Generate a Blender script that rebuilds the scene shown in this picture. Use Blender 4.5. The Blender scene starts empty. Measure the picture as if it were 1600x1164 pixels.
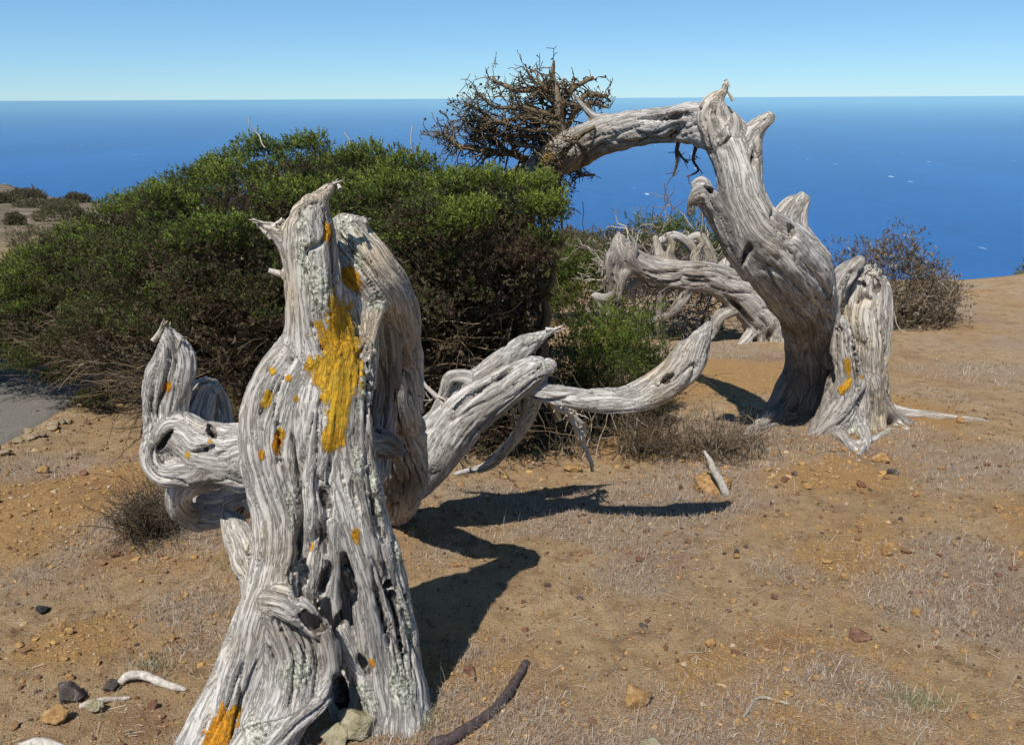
import bpy, math, random
import numpy as np
from mathutils import Vector, Matrix

# ------------------------------------------------------------------ camera, sky, sun, exposure
scene = bpy.context.scene
col = scene.collection
R = math.radians
F_PX, CX, CY = 1256.0, 800.0, 582.0           # focal length and centre in pixels of the 1600 x 1164 photograph
EYE = np.array([0.0, 0.0, 1.7])
PITCH, ROLL = 18.8, -0.29

cam_data = bpy.data.cameras.new('camera')
cam_data.sensor_width = 36.0
cam_data.lens = 36.0 * F_PX / 1600.0
cam_data.clip_start = 0.05
cam_data.clip_end = 400000.0
cam = bpy.data.objects.new('camera', cam_data)
col.objects.link(cam)
CAM_M = Matrix.Rotation(R(90 - PITCH), 4, 'X') @ Matrix.Rotation(R(ROLL), 4, 'Z')
cam.matrix_world = Matrix.Translation(Vector(EYE)) @ CAM_M
scene.camera = cam
scene.render.resolution_x, scene.render.resolution_y = 1024, 744

SUN_TRAVEL = Vector((0.30, 0.55, -1.0)).normalized()   # direction the light travels
SUN_EL = math.asin(-SUN_TRAVEL.z)
SUN_AZ = math.atan2(-SUN_TRAVEL.x, -SUN_TRAVEL.y)      # clockwise from +Y

world = bpy.data.worlds.new('World')
scene.world = world
world.use_nodes = True
wn = world.node_tree
wn.nodes.clear()
w_out = wn.nodes.new('ShaderNodeOutputWorld')
w_bg = wn.nodes.new('ShaderNodeBackground')
w_sky = wn.nodes.new('ShaderNodeTexSky')
w_sky.sky_type = 'NISHITA'
w_sky.sun_disc = False
w_sky.sun_elevation = SUN_EL
w_sky.sun_rotation = SUN_AZ
w_sky.altitude = 600
w_sky.air_density = 0.8
w_sky.dust_density = 0.0
w_sky.ozone_density = 10.0
w_bg.inputs['Strength'].default_value = 0.110
w_gam = wn.nodes.new('ShaderNodeGamma')
w_gam.inputs['Gamma'].default_value = 0.75
w_tint = wn.nodes.new('ShaderNodeMix')
w_tint.data_type = 'RGBA'
w_tint.blend_type = 'MULTIPLY'
w_tint.inputs[0].default_value = 1.0
w_tint.inputs[7].default_value = (1.12, 1.43, 1.54, 1.0)
wn.links.new(w_sky.outputs['Color'], w_gam.inputs['Color'])
wn.links.new(w_gam.outputs[0], w_tint.inputs[6])
wn.links.new(w_tint.outputs[2], w_bg.inputs['Color'])
wn.links.new(w_bg.outputs['Background'], w_out.inputs['Surface'])

sun_data = bpy.data.lights.new('sun', 'SUN')
sun_data.energy = 5.0
sun_data.angle = R(0.53)
sun_data.color = (1.0, 0.955, 0.89)
sun = bpy.data.objects.new('sun', sun_data)
col.objects.link(sun)
sun.rotation_euler = SUN_TRAVEL.to_track_quat('-Z', 'Y').to_euler()
sun.location = (-3, -5, 9)

scene.view_settings.view_transform = 'Standard'
scene.view_settings.look = 'None'
scene.view_settings.exposure = 0.2
scene.view_settings.gamma = 1.0
scene.view_settings.use_curve_mapping = False
scene.render.engine = 'CYCLES'
scene.cycles.use_denoising = True
scene.cycles.max_bounces = 6
scene.cycles.transparent_max_bounces = 4
scene.cycles.volume_bounces = 0
scene.cycles.volume_max_steps = 64

# ------------------------------------------------------------------ maths helpers
rng = np.random.default_rng(11)
random.seed(5)
_M3 = np.array(CAM_M.to_3x3())


def ray(px, py):
    d = _M3 @ np.array([(px - CX) / F_PX, -(py - CY) / F_PX, -1.0])
    return d


def P(px, py, d):
    """point on the pixel's ray at forward distance d (metres along +Y)"""
    v = ray(px, py)
    return EYE + v * (d / v[1])


def px_size(p):
    """metres covered by one photograph pixel at point p"""
    z = -(_M3.T @ (np.asarray(p) - EYE))[2]
    return z / F_PX


def project(v):
    q = (v - EYE) @ _M3
    z = -q[:, 2]
    return CX + F_PX * q[:, 0] / z, CY - F_PX * q[:, 1] / z, z


_perm = np.tile(np.random.default_rng(3).permutation(256), 3)
_grad = np.random.default_rng(4).normal(size=(256, 3))
_grad /= np.linalg.norm(_grad, axis=1)[:, None]


def perlin(p):
    p = np.asarray(p, dtype=np.float64)
    i = np.floor(p).astype(np.int64)
    f = p - i
    i &= 255
    u = f * f * f * (f * (f * 6 - 15) + 10)
    out = 0
    x0, y0, z0 = i[..., 0], i[..., 1], i[..., 2]
    x1, y1, z1 = (x0 + 1) & 255, (y0 + 1) & 255, (z0 + 1) & 255
    res = []
    for dx, X in ((0, x0), (1, x1)):
        a = _perm[X]
        for dy, Y in ((0, y0), (1, y1)):
            b = _perm[a + Y]
            for dz, Z in ((0, z0), (1, z1)):
                g = _grad[_perm[b + Z]]
                res.append(g[..., 0] * (f[..., 0] - dx) + g[..., 1] * (f[..., 1] - dy) + g[..., 2] * (f[..., 2] - dz))
    ux, uy, uz = u[..., 0], u[..., 1], u[..., 2]
    l = lambda a, b, t: a + (b - a) * t
    a = l(l(res[0], res[1], uz), l(res[2], res[3], uz), uy)
    b = l(l(res[4], res[5], uz), l(res[6], res[7], uz), uy)
    return l(a, b, ux) * 1.6


def fbm(p, octaves=4, gain=0.5):
    p = np.asarray(p, float)
    s, a, t = 0, 1.0, 0.0
    for k in range(octaves):
        s = s + a * perlin(p * (2.03 ** k) + 17.3 * k)
        t += a
        a *= gain
    return s / t


def xy3(x, y, s, z=0.0):
    return np.stack([np.asarray(x) * s, np.asarray(y) * s, np.full(np.shape(x), z)], axis=-1)


def sstep(a, b, x):
    t = np.clip((x - a) / (b - a), 0, 1)
    return t * t * (3 - 2 * t)


def unit(v):
    v = np.asarray(v, float)
    return v / np.maximum(np.linalg.norm(v, axis=-1, keepdims=True), 1e-9)


# ------------------------------------------------------------------ object helpers
def mesh_np(name, verts, faces, mat=None, parent=None, attrs=None, smooth=True):
    """one mesh object from numpy arrays; faces is an (n,3) or (n,4) array or a list of such arrays"""
    if not isinstance(faces, list):
        faces = [faces]
    faces = [np.asarray(f, dtype=np.int32) for f in faces if len(f)]
    me = bpy.data.meshes.new(name)
    nv = len(verts)
    me.vertices.add(nv)
    me.vertices.foreach_set('co', np.asarray(verts, dtype=np.float32).ravel())
    nl = sum(f.size for f in faces)
    nf = sum(len(f) for f in faces)
    me.loops.add(nl)
    me.loops.foreach_set('vertex_index', np.concatenate([f.ravel() for f in faces]))
    me.polygons.add(nf)
    sizes = np.concatenate([np.full(len(f), f.shape[1], dtype=np.int32) for f in faces])
    starts = np.concatenate([[0], np.cumsum(sizes)[:-1]]).astype(np.int32)
    me.polygons.foreach_set('loop_start', starts)
    me.polygons.foreach_set('use_smooth', np.full(nf, smooth, dtype=bool))
    for k, v in (attrs or {}).items():
        v = np.asarray(v, dtype=np.float32)
        if v.ndim == 1:
            a = me.attributes.new(k, 'FLOAT', 'POINT')
            a.data.foreach_set('value', v)
        else:
            a = me.attributes.new(k, 'FLOAT_VECTOR', 'POINT')
            a.data.foreach_set('vector', v.ravel())
    me.update(calc_edges=True)
    me.validate()
    o = bpy.data.objects.new(name, me)
    col.objects.link(o)
    if mat:
        me.materials.append(mat)
    if parent:
        o.parent = parent
        o.matrix_parent_inverse = parent.matrix_basis.inverted()
    return o


def tag(o, label=None, cat=None, group=None, kind=None):
    if label:
        o['label'] = label
    if cat:
        o['category'] = cat
    if group:
        o['group'] = group
    if kind:
        o['kind'] = kind
    return o


def reparent(o, p):
    """make o (already placed in world space) a piece of the part p"""
    o.parent = p
    o.matrix_parent_inverse = Matrix.Identity(4)


def thing(name, loc, label, cat, group=None):
    o = bpy.data.objects.new(name, None)
    o.empty_display_size = 0.1
    o.location = [float(c) for c in loc]
    col.objects.link(o)
    return tag(o, label, cat, group)


# ------------------------------------------------------------------ materials
def new_mat(name):
    m = bpy.data.materials.new(name)
    m.use_nodes = True
    nt = m.node_tree
    b = nt.nodes['Principled BSDF']
    return m, nt, b


class NB:
    """small node building helper"""
    def __init__(self, nt):
        self.nt = nt

    def n(self, t, **kw):
        nd = self.nt.nodes.new(t)
        for k, v in kw.items():
            setattr(nd, k, v)
        return nd

    def link(self, a, b):
        self.nt.links.new(a, b)

    def attr(self, name, out='Fac'):
        nd = self.n('ShaderNodeAttribute', attribute_name=name)
        return nd.outputs[out]

    def noise(self, vec, scale, detail=3.0, rough=0.55, dist=0.0):
        nd = self.n('ShaderNodeTexNoise')
        nd.inputs['Scale'].default_value = scale
        nd.inputs['Detail'].default_value = detail
        nd.inputs['Roughness'].default_value = rough
        nd.inputs['Distortion'].default_value = dist
        if vec is not None:
            self.link(vec, nd.inputs['Vector'])
        return nd.outputs['Fac']

    def ramp(self, fac, stops):
        nd = self.n('ShaderNodeValToRGB')
        el = nd.color_ramp.elements
        while len(el) < len(stops):
            el.new(0.5)
        for e, (p, c) in zip(el, stops):
            e.position = p
            e.color = (c[0], c[1], c[2], 1.0) if hasattr(c, '__len__') else (c, c, c, 1.0)
        self.link(fac, nd.inputs['Fac'])
        return nd.outputs['Color']

    def mix(self, fac, a, b, mode='MIX'):
        nd = self.n('ShaderNodeMix', data_type='RGBA', blend_type=mode)
        nd.clamp_factor = True
        for s, v in ((nd.inputs[0], fac), (nd.inputs[6], a), (nd.inputs[7], b)):
            if isinstance(v, (int, float)):
                s.default_value = v
            elif isinstance(v, (tuple, list)):
                s.default_value = (v[0], v[1], v[2], 1.0)
            else:
                self.link(v, s)
        return nd.outputs[2]

    def math(self, op, a, b=0.5, c=None):
        nd = self.n('ShaderNodeMath', operation=op)
        for s, v in zip(nd.inputs, (a, b, c)):
            if v is None:
                continue
            if isinstance(v, (int, float)):
                s.default_value = v
            else:
                self.link(v, s)
        return nd.outputs[0]

    def step(self, v, lo, hi):
        nd = self.n('ShaderNodeMapRange', interpolation_type='SMOOTHSTEP')
        self.link(v, nd.inputs[0])
        nd.inputs[1].default_value = lo
        nd.inputs[2].default_value = hi
        return nd.outputs[0]

    def bump(self, h, strength, dist):
        nd = self.n('ShaderNodeBump')
        nd.inputs['Strength'].default_value = strength
        nd.inputs['Distance'].default_value = dist
        self.link(h, nd.inputs['Height'])
        return nd.outputs['Normal']


def wood_material(name, light, mid, dark, scale=1.0):
    """weathered silver wood; 'fib' holds coordinates running with the grain, 'groove' the carved relief"""
    m, nt, b = new_mat(name)
    q = NB(nt)
    fib = q.attr('fib', 'Vector')
    groove = q.attr('groove')
    pos = q.n('ShaderNodeNewGeometry').outputs['Position']
    streak = q.noise(fib, 105.0 * scale, 3.0, 0.65)
    streak2 = q.noise(fib, 26.0 * scale, 3.0, 0.6)
    blotch = q.noise(pos, 4.2 * scale, 3.0, 0.6)
    base = q.ramp(q.math('ADD', q.math('MULTIPLY', streak2, 0.6), q.math('MULTIPLY', blotch, 0.4)),
                  [(0.30, mid), (0.58, light), (0.8, [c * 1.08 for c in light])])
    base = q.mix(q.step(q.noise(pos, 2.3 * scale, 4.0), 0.5, 0.72), base, (0.47, 0.385, 0.265), 'MIX')
    base = q.mix(q.math('MULTIPLY', q.step(streak, 0.54, 0.70), 0.7), base, mid)
    weather = q.noise(fib, 9.0 * scale, 4.0, 0.65)
    base = q.mix(q.math('MULTIPLY', q.step(weather, 0.54, 0.70), 0.62), base, [c * 0.62 for c in mid])
    hair = q.math('ABSOLUTE', q.math('SUBTRACT', q.noise(fib, 62.0 * scale, 4.0, 0.7), 0.5))
    base = q.mix(q.math('MULTIPLY', q.step(hair, 0.034, 0.0), 0.62), base, dark)
    base = q.mix(q.step(groove, 0.56, 0.08), base, dark)
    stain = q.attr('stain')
    base = q.mix(q.math('MULTIPLY', stain, q.math('ADD', 0.45, streak2)), base, (0.155, 0.12, 0.088))  # unbleached brown wood, with shade darkened into the same colour
    # grey-green crust lichen and orange lichen
    ln = q.noise(pos, 60.0 * scale, 3.0, 0.7)
    lg = q.math('ADD', q.attr('lichen_grey'), q.math('MULTIPLY', q.math('SUBTRACT', q.noise(pos, 48.0 * scale, 6.0, 0.8), 0.5), 3.4))
    lgc = q.ramp(q.noise(pos, 95.0 * scale, 2.0), [(0.36, (0.11, 0.105, 0.075)), (0.5, (0.40, 0.40, 0.315)), (0.66, (0.60, 0.60, 0.51))])
    base = q.mix(q.step(lg, 0.0, 0.12), base, lgc)
    ly = q.math('ADD', q.attr('lichen_yellow'), q.math('ADD', q.math('MULTIPLY', q.math('SUBTRACT', q.noise(pos, 40.0 * scale, 6.0, 0.78), 0.5), 2.0), q.math('MULTIPLY', q.math('SUBTRACT', q.noise(fib, 40.0 * scale, 3.0, 0.6), 0.5), 1.7)))
    hue = q.attr('lichen_hue')
    lyc = q.mix(hue, q.mix(q.step(q.noise(pos, 22.0 * scale, 4.0, 0.7), 0.42, 0.6), (0.50, 0.32, 0.022), (0.64, 0.355, 0.016)), (0.64, 0.235, 0.012))
    lyc = q.mix(q.step(q.noise(pos, 80.0 * scale, 3.0, 0.7), 0.38, 0.66), q.mix(0.5, lyc, (0.20, 0.12, 0.02)), lyc)
    base = q.mix(q.math('MULTIPLY', q.step(ly, 0.0, 0.10), q.step(groove, 0.02, 0.30)), base, lyc)
    q.link(base, b.inputs['Base Color'])
    b.inputs['Roughness'].default_value = 0.82
    b.inputs['Specular IOR Level'].default_value = 0.25
    hgt = q.math('ADD', q.math('MULTIPLY', streak, 0.7), q.math('MULTIPLY', q.step(ly, -0.1, 0.2), q.math('ADD', 0.4, ln)))
    hgt = q.math('ADD', hgt, q.math('MULTIPLY', q.step(hair, 0.0, 0.06), 0.9))
    hgt = q.math('ADD', hgt, q.math('MULTIPLY', q.noise(fib, 240.0 * scale, 2.0, 0.6), 0.35))
    q.link(q.bump(hgt, 0.75, 0.006 / scale), b.inputs['Normal'])
    return m


M_WOOD = wood_material('weathered_wood', (0.545, 0.512, 0.462), (0.315, 0.288, 0.25), (0.070, 0.058, 0.046))
M_WOOD_FAR = wood_material('weathered_wood_coarse', (0.55, 0.512, 0.457), (0.315, 0.285, 0.245), (0.075, 0.061, 0.048), 0.6)
M_WOOD_DARK = wood_material('shaded_bark_wood', (0.24, 0.20, 0.16), (0.15, 0.12, 0.095), (0.04, 0.03, 0.022))


def tone_material(name, stops, rough=0.85, translucent=0.0, attr='tone', grain_scale=0.0):
    """colour picked from a ramp by a per-piece random tone"""
    m, nt, b = new_mat(name)
    q = NB(nt)
    c = q.ramp(q.attr(attr), stops)
    if grain_scale:
        pos = q.n('ShaderNodeNewGeometry').outputs['Position']
        gn = q.noise(pos, grain_scale, 4.0, 0.7)
        c = q.mix(1.0, c, q.ramp(gn, [(0.3, 0.42), (0.5, 0.9), (0.7, 1.15)]), 'MULTIPLY')
        q.link(q.bump(gn, 0.6, 0.004), b.inputs['Normal'])
    q.link(c, b.inputs['Base Color'])
    b.inputs['Roughness'].default_value = rough
    b.inputs['Specular IOR Level'].default_value = 0.2
    if translucent:
        t = q.n('ShaderNodeBsdfTranslucent')
        q.link(c, t.inputs['Color'])
        mx = q.n('ShaderNodeMixShader')
        mx.inputs[0].default_value = translucent
        out = [n for n in nt.nodes if n.type == 'OUTPUT_MATERIAL'][0]
        q.link(b.outputs[0], mx.inputs[1])
        q.link(t.outputs[0], mx.inputs[2])
        q.link(mx.outputs[0], out.inputs['Surface'])
    return m


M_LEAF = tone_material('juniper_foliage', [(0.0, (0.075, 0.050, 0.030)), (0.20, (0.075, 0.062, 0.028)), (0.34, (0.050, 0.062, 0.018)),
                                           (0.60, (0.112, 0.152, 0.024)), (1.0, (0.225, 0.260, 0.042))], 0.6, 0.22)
M_SCRUB = tone_material('scrub_foliage', [(0.0, (0.13, 0.095, 0.06)), (0.4, (0.105, 0.10, 0.045)), (1.0, (0.15, 0.165, 0.06))], 0.75, 0.1)
M_TWIG = tone_material('dead_twigs', [(0.0, (0.040, 0.031, 0.022)), (0.55, (0.150, 0.108, 0.060)), (0.85, (0.28, 0.225, 0.155)), (1.0, (0.44, 0.39, 0.325))])
M_TWIG_PALE = tone_material('bleached_twigs', [(0.0, (0.15, 0.12, 0.09)), (0.5, (0.33, 0.28, 0.22)), (1.0, (0.56, 0.51, 0.44))], grain_scale=90.0)
M_STRAW = tone_material('dry_grass_blades', [(0.0, (0.17, 0.12, 0.075)), (0.35, (0.33, 0.26, 0.19)), (0.75, (0.47, 0.39, 0.31)), (0.92, (0.60, 0.53, 0.44)), (1.0, (0.19, 0.19, 0.075))], 0.8, 0.1)
M_PEBBLE = tone_material('soil_crumbs', [(0.0, (0.055, 0.042, 0.036)), (0.2, (0.14, 0.072, 0.042)), (0.5, (0.30, 0.175, 0.078)), (0.8, (0.46, 0.275, 0.095)), (1.0, (0.42, 0.35, 0.25))], 0.95, grain_scale=160.0)


def rock_material(name, a, bcol, c, scale=22.0):
    m, nt, b = new_mat(name)
    q = NB(nt)
    co = q.n('ShaderNodeTexCoord').outputs['Object']
    n1 = q.noise(co, scale, 5.0, 0.65)
    n2 = q.noise(co, scale * 4, 4.0, 0.7)
    cc = q.ramp(n1, [(0.3, a), (0.52, bcol), (0.72, c)])
    cc = q.mix(q.math('MULTIPLY', q.step(n2, 0.55, 0.75), 0.45), cc, a)
    q.link(cc, b.inputs['Base Color'])
    b.inputs['Roughness'].default_value = 0.95
    b.inputs['Specular IOR Level'].default_value = 0.15
    q.link(q.bump(q.math('ADD', n1, n2), 0.9, 0.012), b.inputs['Normal'])
    return m


M_ROCK_OCHRE = rock_material('ochre_tuff', (0.24, 0.125, 0.048), (0.43, 0.255, 0.105), (0.56, 0.385, 0.195), 30.0)
M_ROCK_DARK = rock_material('dark_scoria', (0.045, 0.038, 0.036), (0.10, 0.08, 0.07), (0.36, 0.32, 0.25), 16.0)
M_ROCK_BLACK = rock_material('black_scoria', (0.022, 0.024, 0.028), (0.05, 0.053, 0.06), (0.09, 0.09, 0.095), 30.0)
M_ROCK_PALE = rock_material('lichen_stone', (0.18, 0.15, 0.085), (0.34, 0.30, 0.19), (0.46, 0.43, 0.31), 20.0)
M_CLOD = rock_material('earth_clods', (0.21, 0.145, 0.085), (0.33, 0.25, 0.155), (0.43, 0.35, 0.235), 24.0)
M_ROCK_RED = rock_material('red_scoria', (0.12, 0.06, 0.037), (0.23, 0.118, 0.072), (0.33, 0.195, 0.125), 34.0)

# ------------------------------------------------------------------ terrain
_DA = np.array([-3.15, -1.3, -0.66, -0.585, -0.53, -0.49, -0.42, -0.30, -0.10, 0.05, 0.20, 0.45, 0.62, 0.85, 1.5, 3.15])
_DR = np.log(np.array([300, 300, 330, 330, 240, 165, 110, 70, 37, 27, 21, 16.5, 16, 18, 60, 300.0]))
ROAD_C = np.array([[-4.35, 1.0], [-4.55, 4.0], [-4.75, 6.0], [-5.4, 8.5], [-7.2, 11.5], [-10.5, 14.5], [-17, 18]])
ROAD_W = 1.12


def road_dist(x, y):
    best = np.full(np.shape(x), 1e9)
    for a, b in zip(ROAD_C[:-1], ROAD_C[1:]):
        ab = b - a
        t = np.clip(((x - a[0]) * ab[0] + (y - a[1]) * ab[1]) / (ab @ ab), 0, 1)
        best = np.minimum(best, np.hypot(x - a[0] - t * ab[0], y - a[1] - t * ab[1]))
    return best


def H0(x, y):
    """broad shape of the slope"""
    x = np.asarray(x, float)
    y = np.asarray(y, float)
    r = np.hypot(x, y)
    ang = np.arctan2(x, y)
    z = -0.105 * np.where(y > -4, y, -4 + (y + 4) * 0.3)
    D = np.exp(np.interp(ang, _DA, _DR))
    over = np.maximum(r - D, 0)
    soft = 0.12 * D
    z = z - 0.62 * (np.sqrt(over * over + soft * soft) - soft)
    z = z + 5.5 * np.exp(-(((ang + 0.60) / 0.10) ** 2)) * np.exp(-(((r - 300) / 90) ** 2))
    z = z + 0.50 * np.exp(-((x - 10.2) ** 2 / 2.2 + (y - 14.8) ** 2 / 6.0))
    z = z + 0.05 * fbm(xy3(x, y, 0.45, 2.0), 2) * sstep(1.2, 4, r)
    z = z + 0.35 * fbm(xy3(x, y, 0.11, 5.0), 3) * sstep(9, 30, r)
    z = z + 0.9 * fbm(xy3(x, y, 0.035, 8.0), 3) * sstep(30, 90, r)
    # shallow hollow with a soft lip in front of the fallen branch
    z = z - 0.05 * np.exp(-((x - 0.05) ** 2 / 0.16 + (y - 3.75) ** 2 / 0.10))
    return z


def H(x, y, fine=True):
    z = H0(x, y)
    rd = road_dist(x, y)
    on = sstep(ROAD_W + 0.25, ROAD_W - 0.05, rd)
    if fine:
        r = np.hypot(x, y)
        near = sstep(14, 4, r) * (1 - on)
        z = z + near * (0.024 * fbm(xy3(x, y, 3.2, 1.0), 3) + 0.014 * fbm(xy3(x, y, 14.0, 4.0), 3, 0.65))
    z = z - 0.07 * on + 0.05 * np.exp(-((rd - ROAD_W - 0.25) / 0.18) ** 2)
    return z


def G(px, py, it=40):
    """ground point seen at a pixel"""
    v = ray(px, py)
    ts = np.geomspace(1.2, 900, 420)
    pts = EYE[None] + ts[:, None] * v[None]
    hh = H(pts[:, 0], pts[:, 1], False)
    below = np.nonzero(pts[:, 2] < hh)[0]
    if not len(below):
        return pts[-1]
    k = max(below[0], 1)
    a, b = ts[k - 1], ts[k]
    a = a - 0.06
    b = b + 0.06
    ts = np.linspace(a, b, 160)
    pts = EYE[None] + ts[:, None] * v[None]
    below = np.nonzero(pts[:, 2] < H(pts[:, 0], pts[:, 1]))[0]
    k = below[0] if len(below) else -1
    return pts[k]


# patches of dense dry grass seen in the photograph: pixel, radius in metres
_GP = [(880, 800, .30), (950, 790, .32), (1040, 755, .42), (1140, 720, .45), (1100, 790, .25), (760, 770, .2), (240, 800, .35), (330, 830, .3), (680, 870, .16),
       (200, 720, .3), (70, 740, .35), (300, 960, .22), (150, 850, .3), (330, 1010, .14), (1570, 740, .5), (1450, 690, .4), (1270, 690, .35), (1500, 870, .25),
       (1400, 930, .22), (1250, 900, .2), (700, 1100, .12), (650, 1140, .12), (730, 1020, .1), (1560, 980, .25), (1110, 680, .5), (1000, 900, .18), (660, 1110, .1), (600, 1155, .1), (330, 1150, .12), (450, 1165, .1), (1265, 690, .2), (1345, 705, .15), (1405, 665, .2), (1195, 675, .2), (1480, 960, .3), (1350, 1080, .25), (820, 1120, .2)]
_GPW = [(G(a, b), r) for a, b, r in _GP]


def grassy(x, y):
    """0..1 how thick the dry grass grows"""
    x = np.asarray(x, float)
    y = np.asarray(y, float)
    r = np.hypot(x, y)
    g = 0.5 + 0.95 * fbm(xy3(x, y, 0.9, 12.0), 4, 0.6)
    g = g - 0.14
    far = sstep(5.2, 8.5, r) * sstep(-1.5, 1.5, x)
    g = g + 0.22 * far
    for c, rad in _GPW:
        g = g + 0.55 * np.exp(-((x - c[0]) ** 2 + (y - c[1]) ** 2) / (rad * rad))
    # bare ochre ground near the arched tree and on the left bank
    for (bx, by, br) in _BARE:
        g = g - 0.5 * np.exp(-((x - bx) ** 2 + (y - by) ** 2) / (br * br))
    return np.clip(g, 0, 1)


_BARE = []
for a, b, r in [(1150, 600, .5), (1250, 760, .35), (1350, 800, .3), (60, 1000, .3), (240, 1110, .14), (760, 810, .16), (900, 1000, .3), (90, 780, .3), (180, 745, .25), (1130, 590, .5), (1420, 640, .5), (860, 870, .2)]:
    p = G(a, b)
    _BARE.append((p[0], p[1], r))


def ochre(x, y):
    o = 0.46 + 0.9 * fbm(xy3(x, y, 0.75, 33.0), 4, 0.6)
    for a in _OCH:
        o = o + 0.75 * np.exp(-((x - a[0]) ** 2 + (y - a[1]) ** 2) / (a[2] ** 2))
    return np.clip(o, 0, 1)


_OCH = []
for a, b, r in [(60, 800, .35), (160, 760, .35), (260, 720, .3), (1150, 590, .7), (1290, 720, .45), (1350, 880, .3), (1250, 1040, .2), (100, 1000, .22), (1420, 640, .5), (1130, 1070, .2)]:
    p = G(a, b)
    _OCH.append((p[0], p[1], r))

# ground sheet: polar grid, dense where the camera looks
ang = np.concatenate([np.linspace(-math.pi, -0.80, 40)[:-1], np.linspace(-0.80, 0.80, 500), np.linspace(0.80, math.pi, 40)[1:]])
rad = np.concatenate([np.geomspace(0.3, 1.6, 12)[:-1], np.geomspace(1.6, 8.0, 210)[:-1], np.geomspace(8.0, 60, 66)[:-1], np.geomspace(60, 1700, 46)])
AA, RR = np.meshgrid(ang, rad)
gx, gy = RR * np.sin(AA), RR * np.cos(AA)
gz = np.concatenate([H(gx[k:k + 40], gy[k:k + 40]) for k in range(0, len(rad), 40)])
gv = np.stack([gx, gy, gz], -1).reshape(-1, 3)
gv = np.concatenate([gv, [[0, 0, float(H0(0.0, 0.0))]]])
nr, na = len(rad), len(ang)
ii = (np.arange(nr - 1)[:, None] * na + np.arange(na - 1)[None]).ravel()
gq = np.stack([ii, ii + 1, ii + na + 1, ii + na], -1)[:, ::-1]
gt = np.stack([np.arange(na - 1), np.full(na - 1, nr * na), np.arange(1, na)], -1)
g_attr = grassy(gv[:, 0], gv[:, 1])
o_attr = ochre(gv[:, 0], gv[:, 1])


def ground_material():
    m, nt, b = new_mat('dry_slope_soil')
    q = NB(nt)
    pos = q.n('ShaderNodeNewGeometry').outputs['Position']
    n_big = q.noise(pos, 1.6, 5.0, 0.62)
    n_mid = q.noise(pos, 9.0, 6.0, 0.66)
    n_fine = q.noise(pos, 70.0, 5.0, 0.7)
    n_grit = q.noise(pos, 210.0, 3.0, 0.7)
    brown = q.ramp(n_mid, [(0.28, (0.180, 0.112, 0.058)), (0.46, (0.355, 0.238, 0.125)), (0.68, (0.47, 0.34, 0.195))])
    och = q.ramp(n_fine, [(0.3, (0.270, 0.150, 0.058)), (0.55, (0.415, 0.242, 0.090)), (0.75, (0.51, 0.335, 0.145))])
    straw = q.ramp(n_fine, [(0.3, (0.22, 0.160, 0.115)), (0.55, (0.365, 0.280, 0.205)), (0.75, (0.50, 0.41, 0.325))])
    oc = q.math('ADD', q.attr('ochre'), q.math('MULTIPLY', q.math('SUBTRACT', n_mid, 0.5), 1.1))
    c = q.mix(q.math('MULTIPLY', q.step(oc, 0.44, 0.82), 0.9), brown, och)
    gr = q.math('ADD', q.attr('grassy'), q.math('MULTIPLY', q.math('SUBTRACT', n_mid, 0.5), 0.9))
    c = q.mix(q.math('MULTIPLY', q.step(gr, 0.42, 0.86), 0.7), c, straw)
    c = q.mix(q.math('MULTIPLY', q.step(q.math('ADD', n_big, q.math('MULTIPLY', n_mid, 0.5)), 0.78, 0.98), 0.55), c, (0.185, 0.088, 0.050))
    c = q.mix(q.math('MULTIPLY', q.step(n_grit, 0.53, 0.66), 0.65), c, (0.105, 0.066, 0.042))
    c = q.mix(q.math('MULTIPLY', q.step(n_grit, 0.46, 0.33), 0.55), c, (0.50, 0.385, 0.26))
    # scrubby olive and grey cover on the far slopes
    far = q.attr('far')
    sc = q.ramp(q.noise(pos, 0.28, 8.0, 0.72), [(0.38, (0.075, 0.072, 0.040)), (0.50, (0.135, 0.112, 0.075)), (0.64, (0.28, 0.205, 0.145))])
    c = q.mix(far, c, sc)
    q.link(c, b.inputs['Base Color'])
    b.inputs['Roughness'].default_value = 1.0
    b.inputs['Specular IOR Level'].default_value = 0.05
    hgt = q.math('ADD', q.math('MULTIPLY', n_fine, 1.0), q.math('MULTIPLY', n_grit, 0.5))
    q.link(q.bump(hgt, 1.0, 0.018), b.inputs['Normal'])
    return m


far_attr = sstep(13, 45, np.hypot(gv[:, 0], gv[:, 1])) * sstep(3.0, -3.0, gv[:, 0])
ground = mesh_np('ground', gv, [gq, gt], ground_material(), attrs={'grassy': g_attr, 'ochre': o_attr, 'far': far_attr})
tag(ground, 'dry ochre brown slope with patches of withered grass', 'ground', kind='structure')

# gravel road on the left
s_ = np.linspace(0, 1, 140)
cl = np.cumsum(np.concatenate([[0], np.linalg.norm(np.diff(ROAD_C, axis=0), axis=1)]))
rx = np.interp(s_ * cl[-1], cl, ROAD_C[:, 0])
ry = np.interp(s_ * cl[-1], cl, ROAD_C[:, 1])
for _ in range(12):
    rx[1:-1] = (rx[:-2] + 2 * rx[1:-1] + rx[2:]) / 4
    ry[1:-1] = (ry[:-2] + 2 * ry[1:-1] + ry[2:]) / 4
tx, ty = np.gradient(rx), np.gradient(ry)
tl = np.hypot(tx, ty)
wv = np.linspace(-1, 1, 41)
edge = 1 + 0.06 * fbm(np.stack([rx * 1.3, ry * 1.3, rx * 0], -1), 3)
X = rx[:, None] + (ty / tl)[:, None] * wv[None] * ROAD_W * edge[:, None]
Y = ry[:, None] - (tx / tl)[:, None] * wv[None] * ROAD_W * edge[:, None]
Z = H(X, Y, False) + 0.012 + 0.008 * fbm(xy3(X, Y, 6.0, 3.0), 3)
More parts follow.
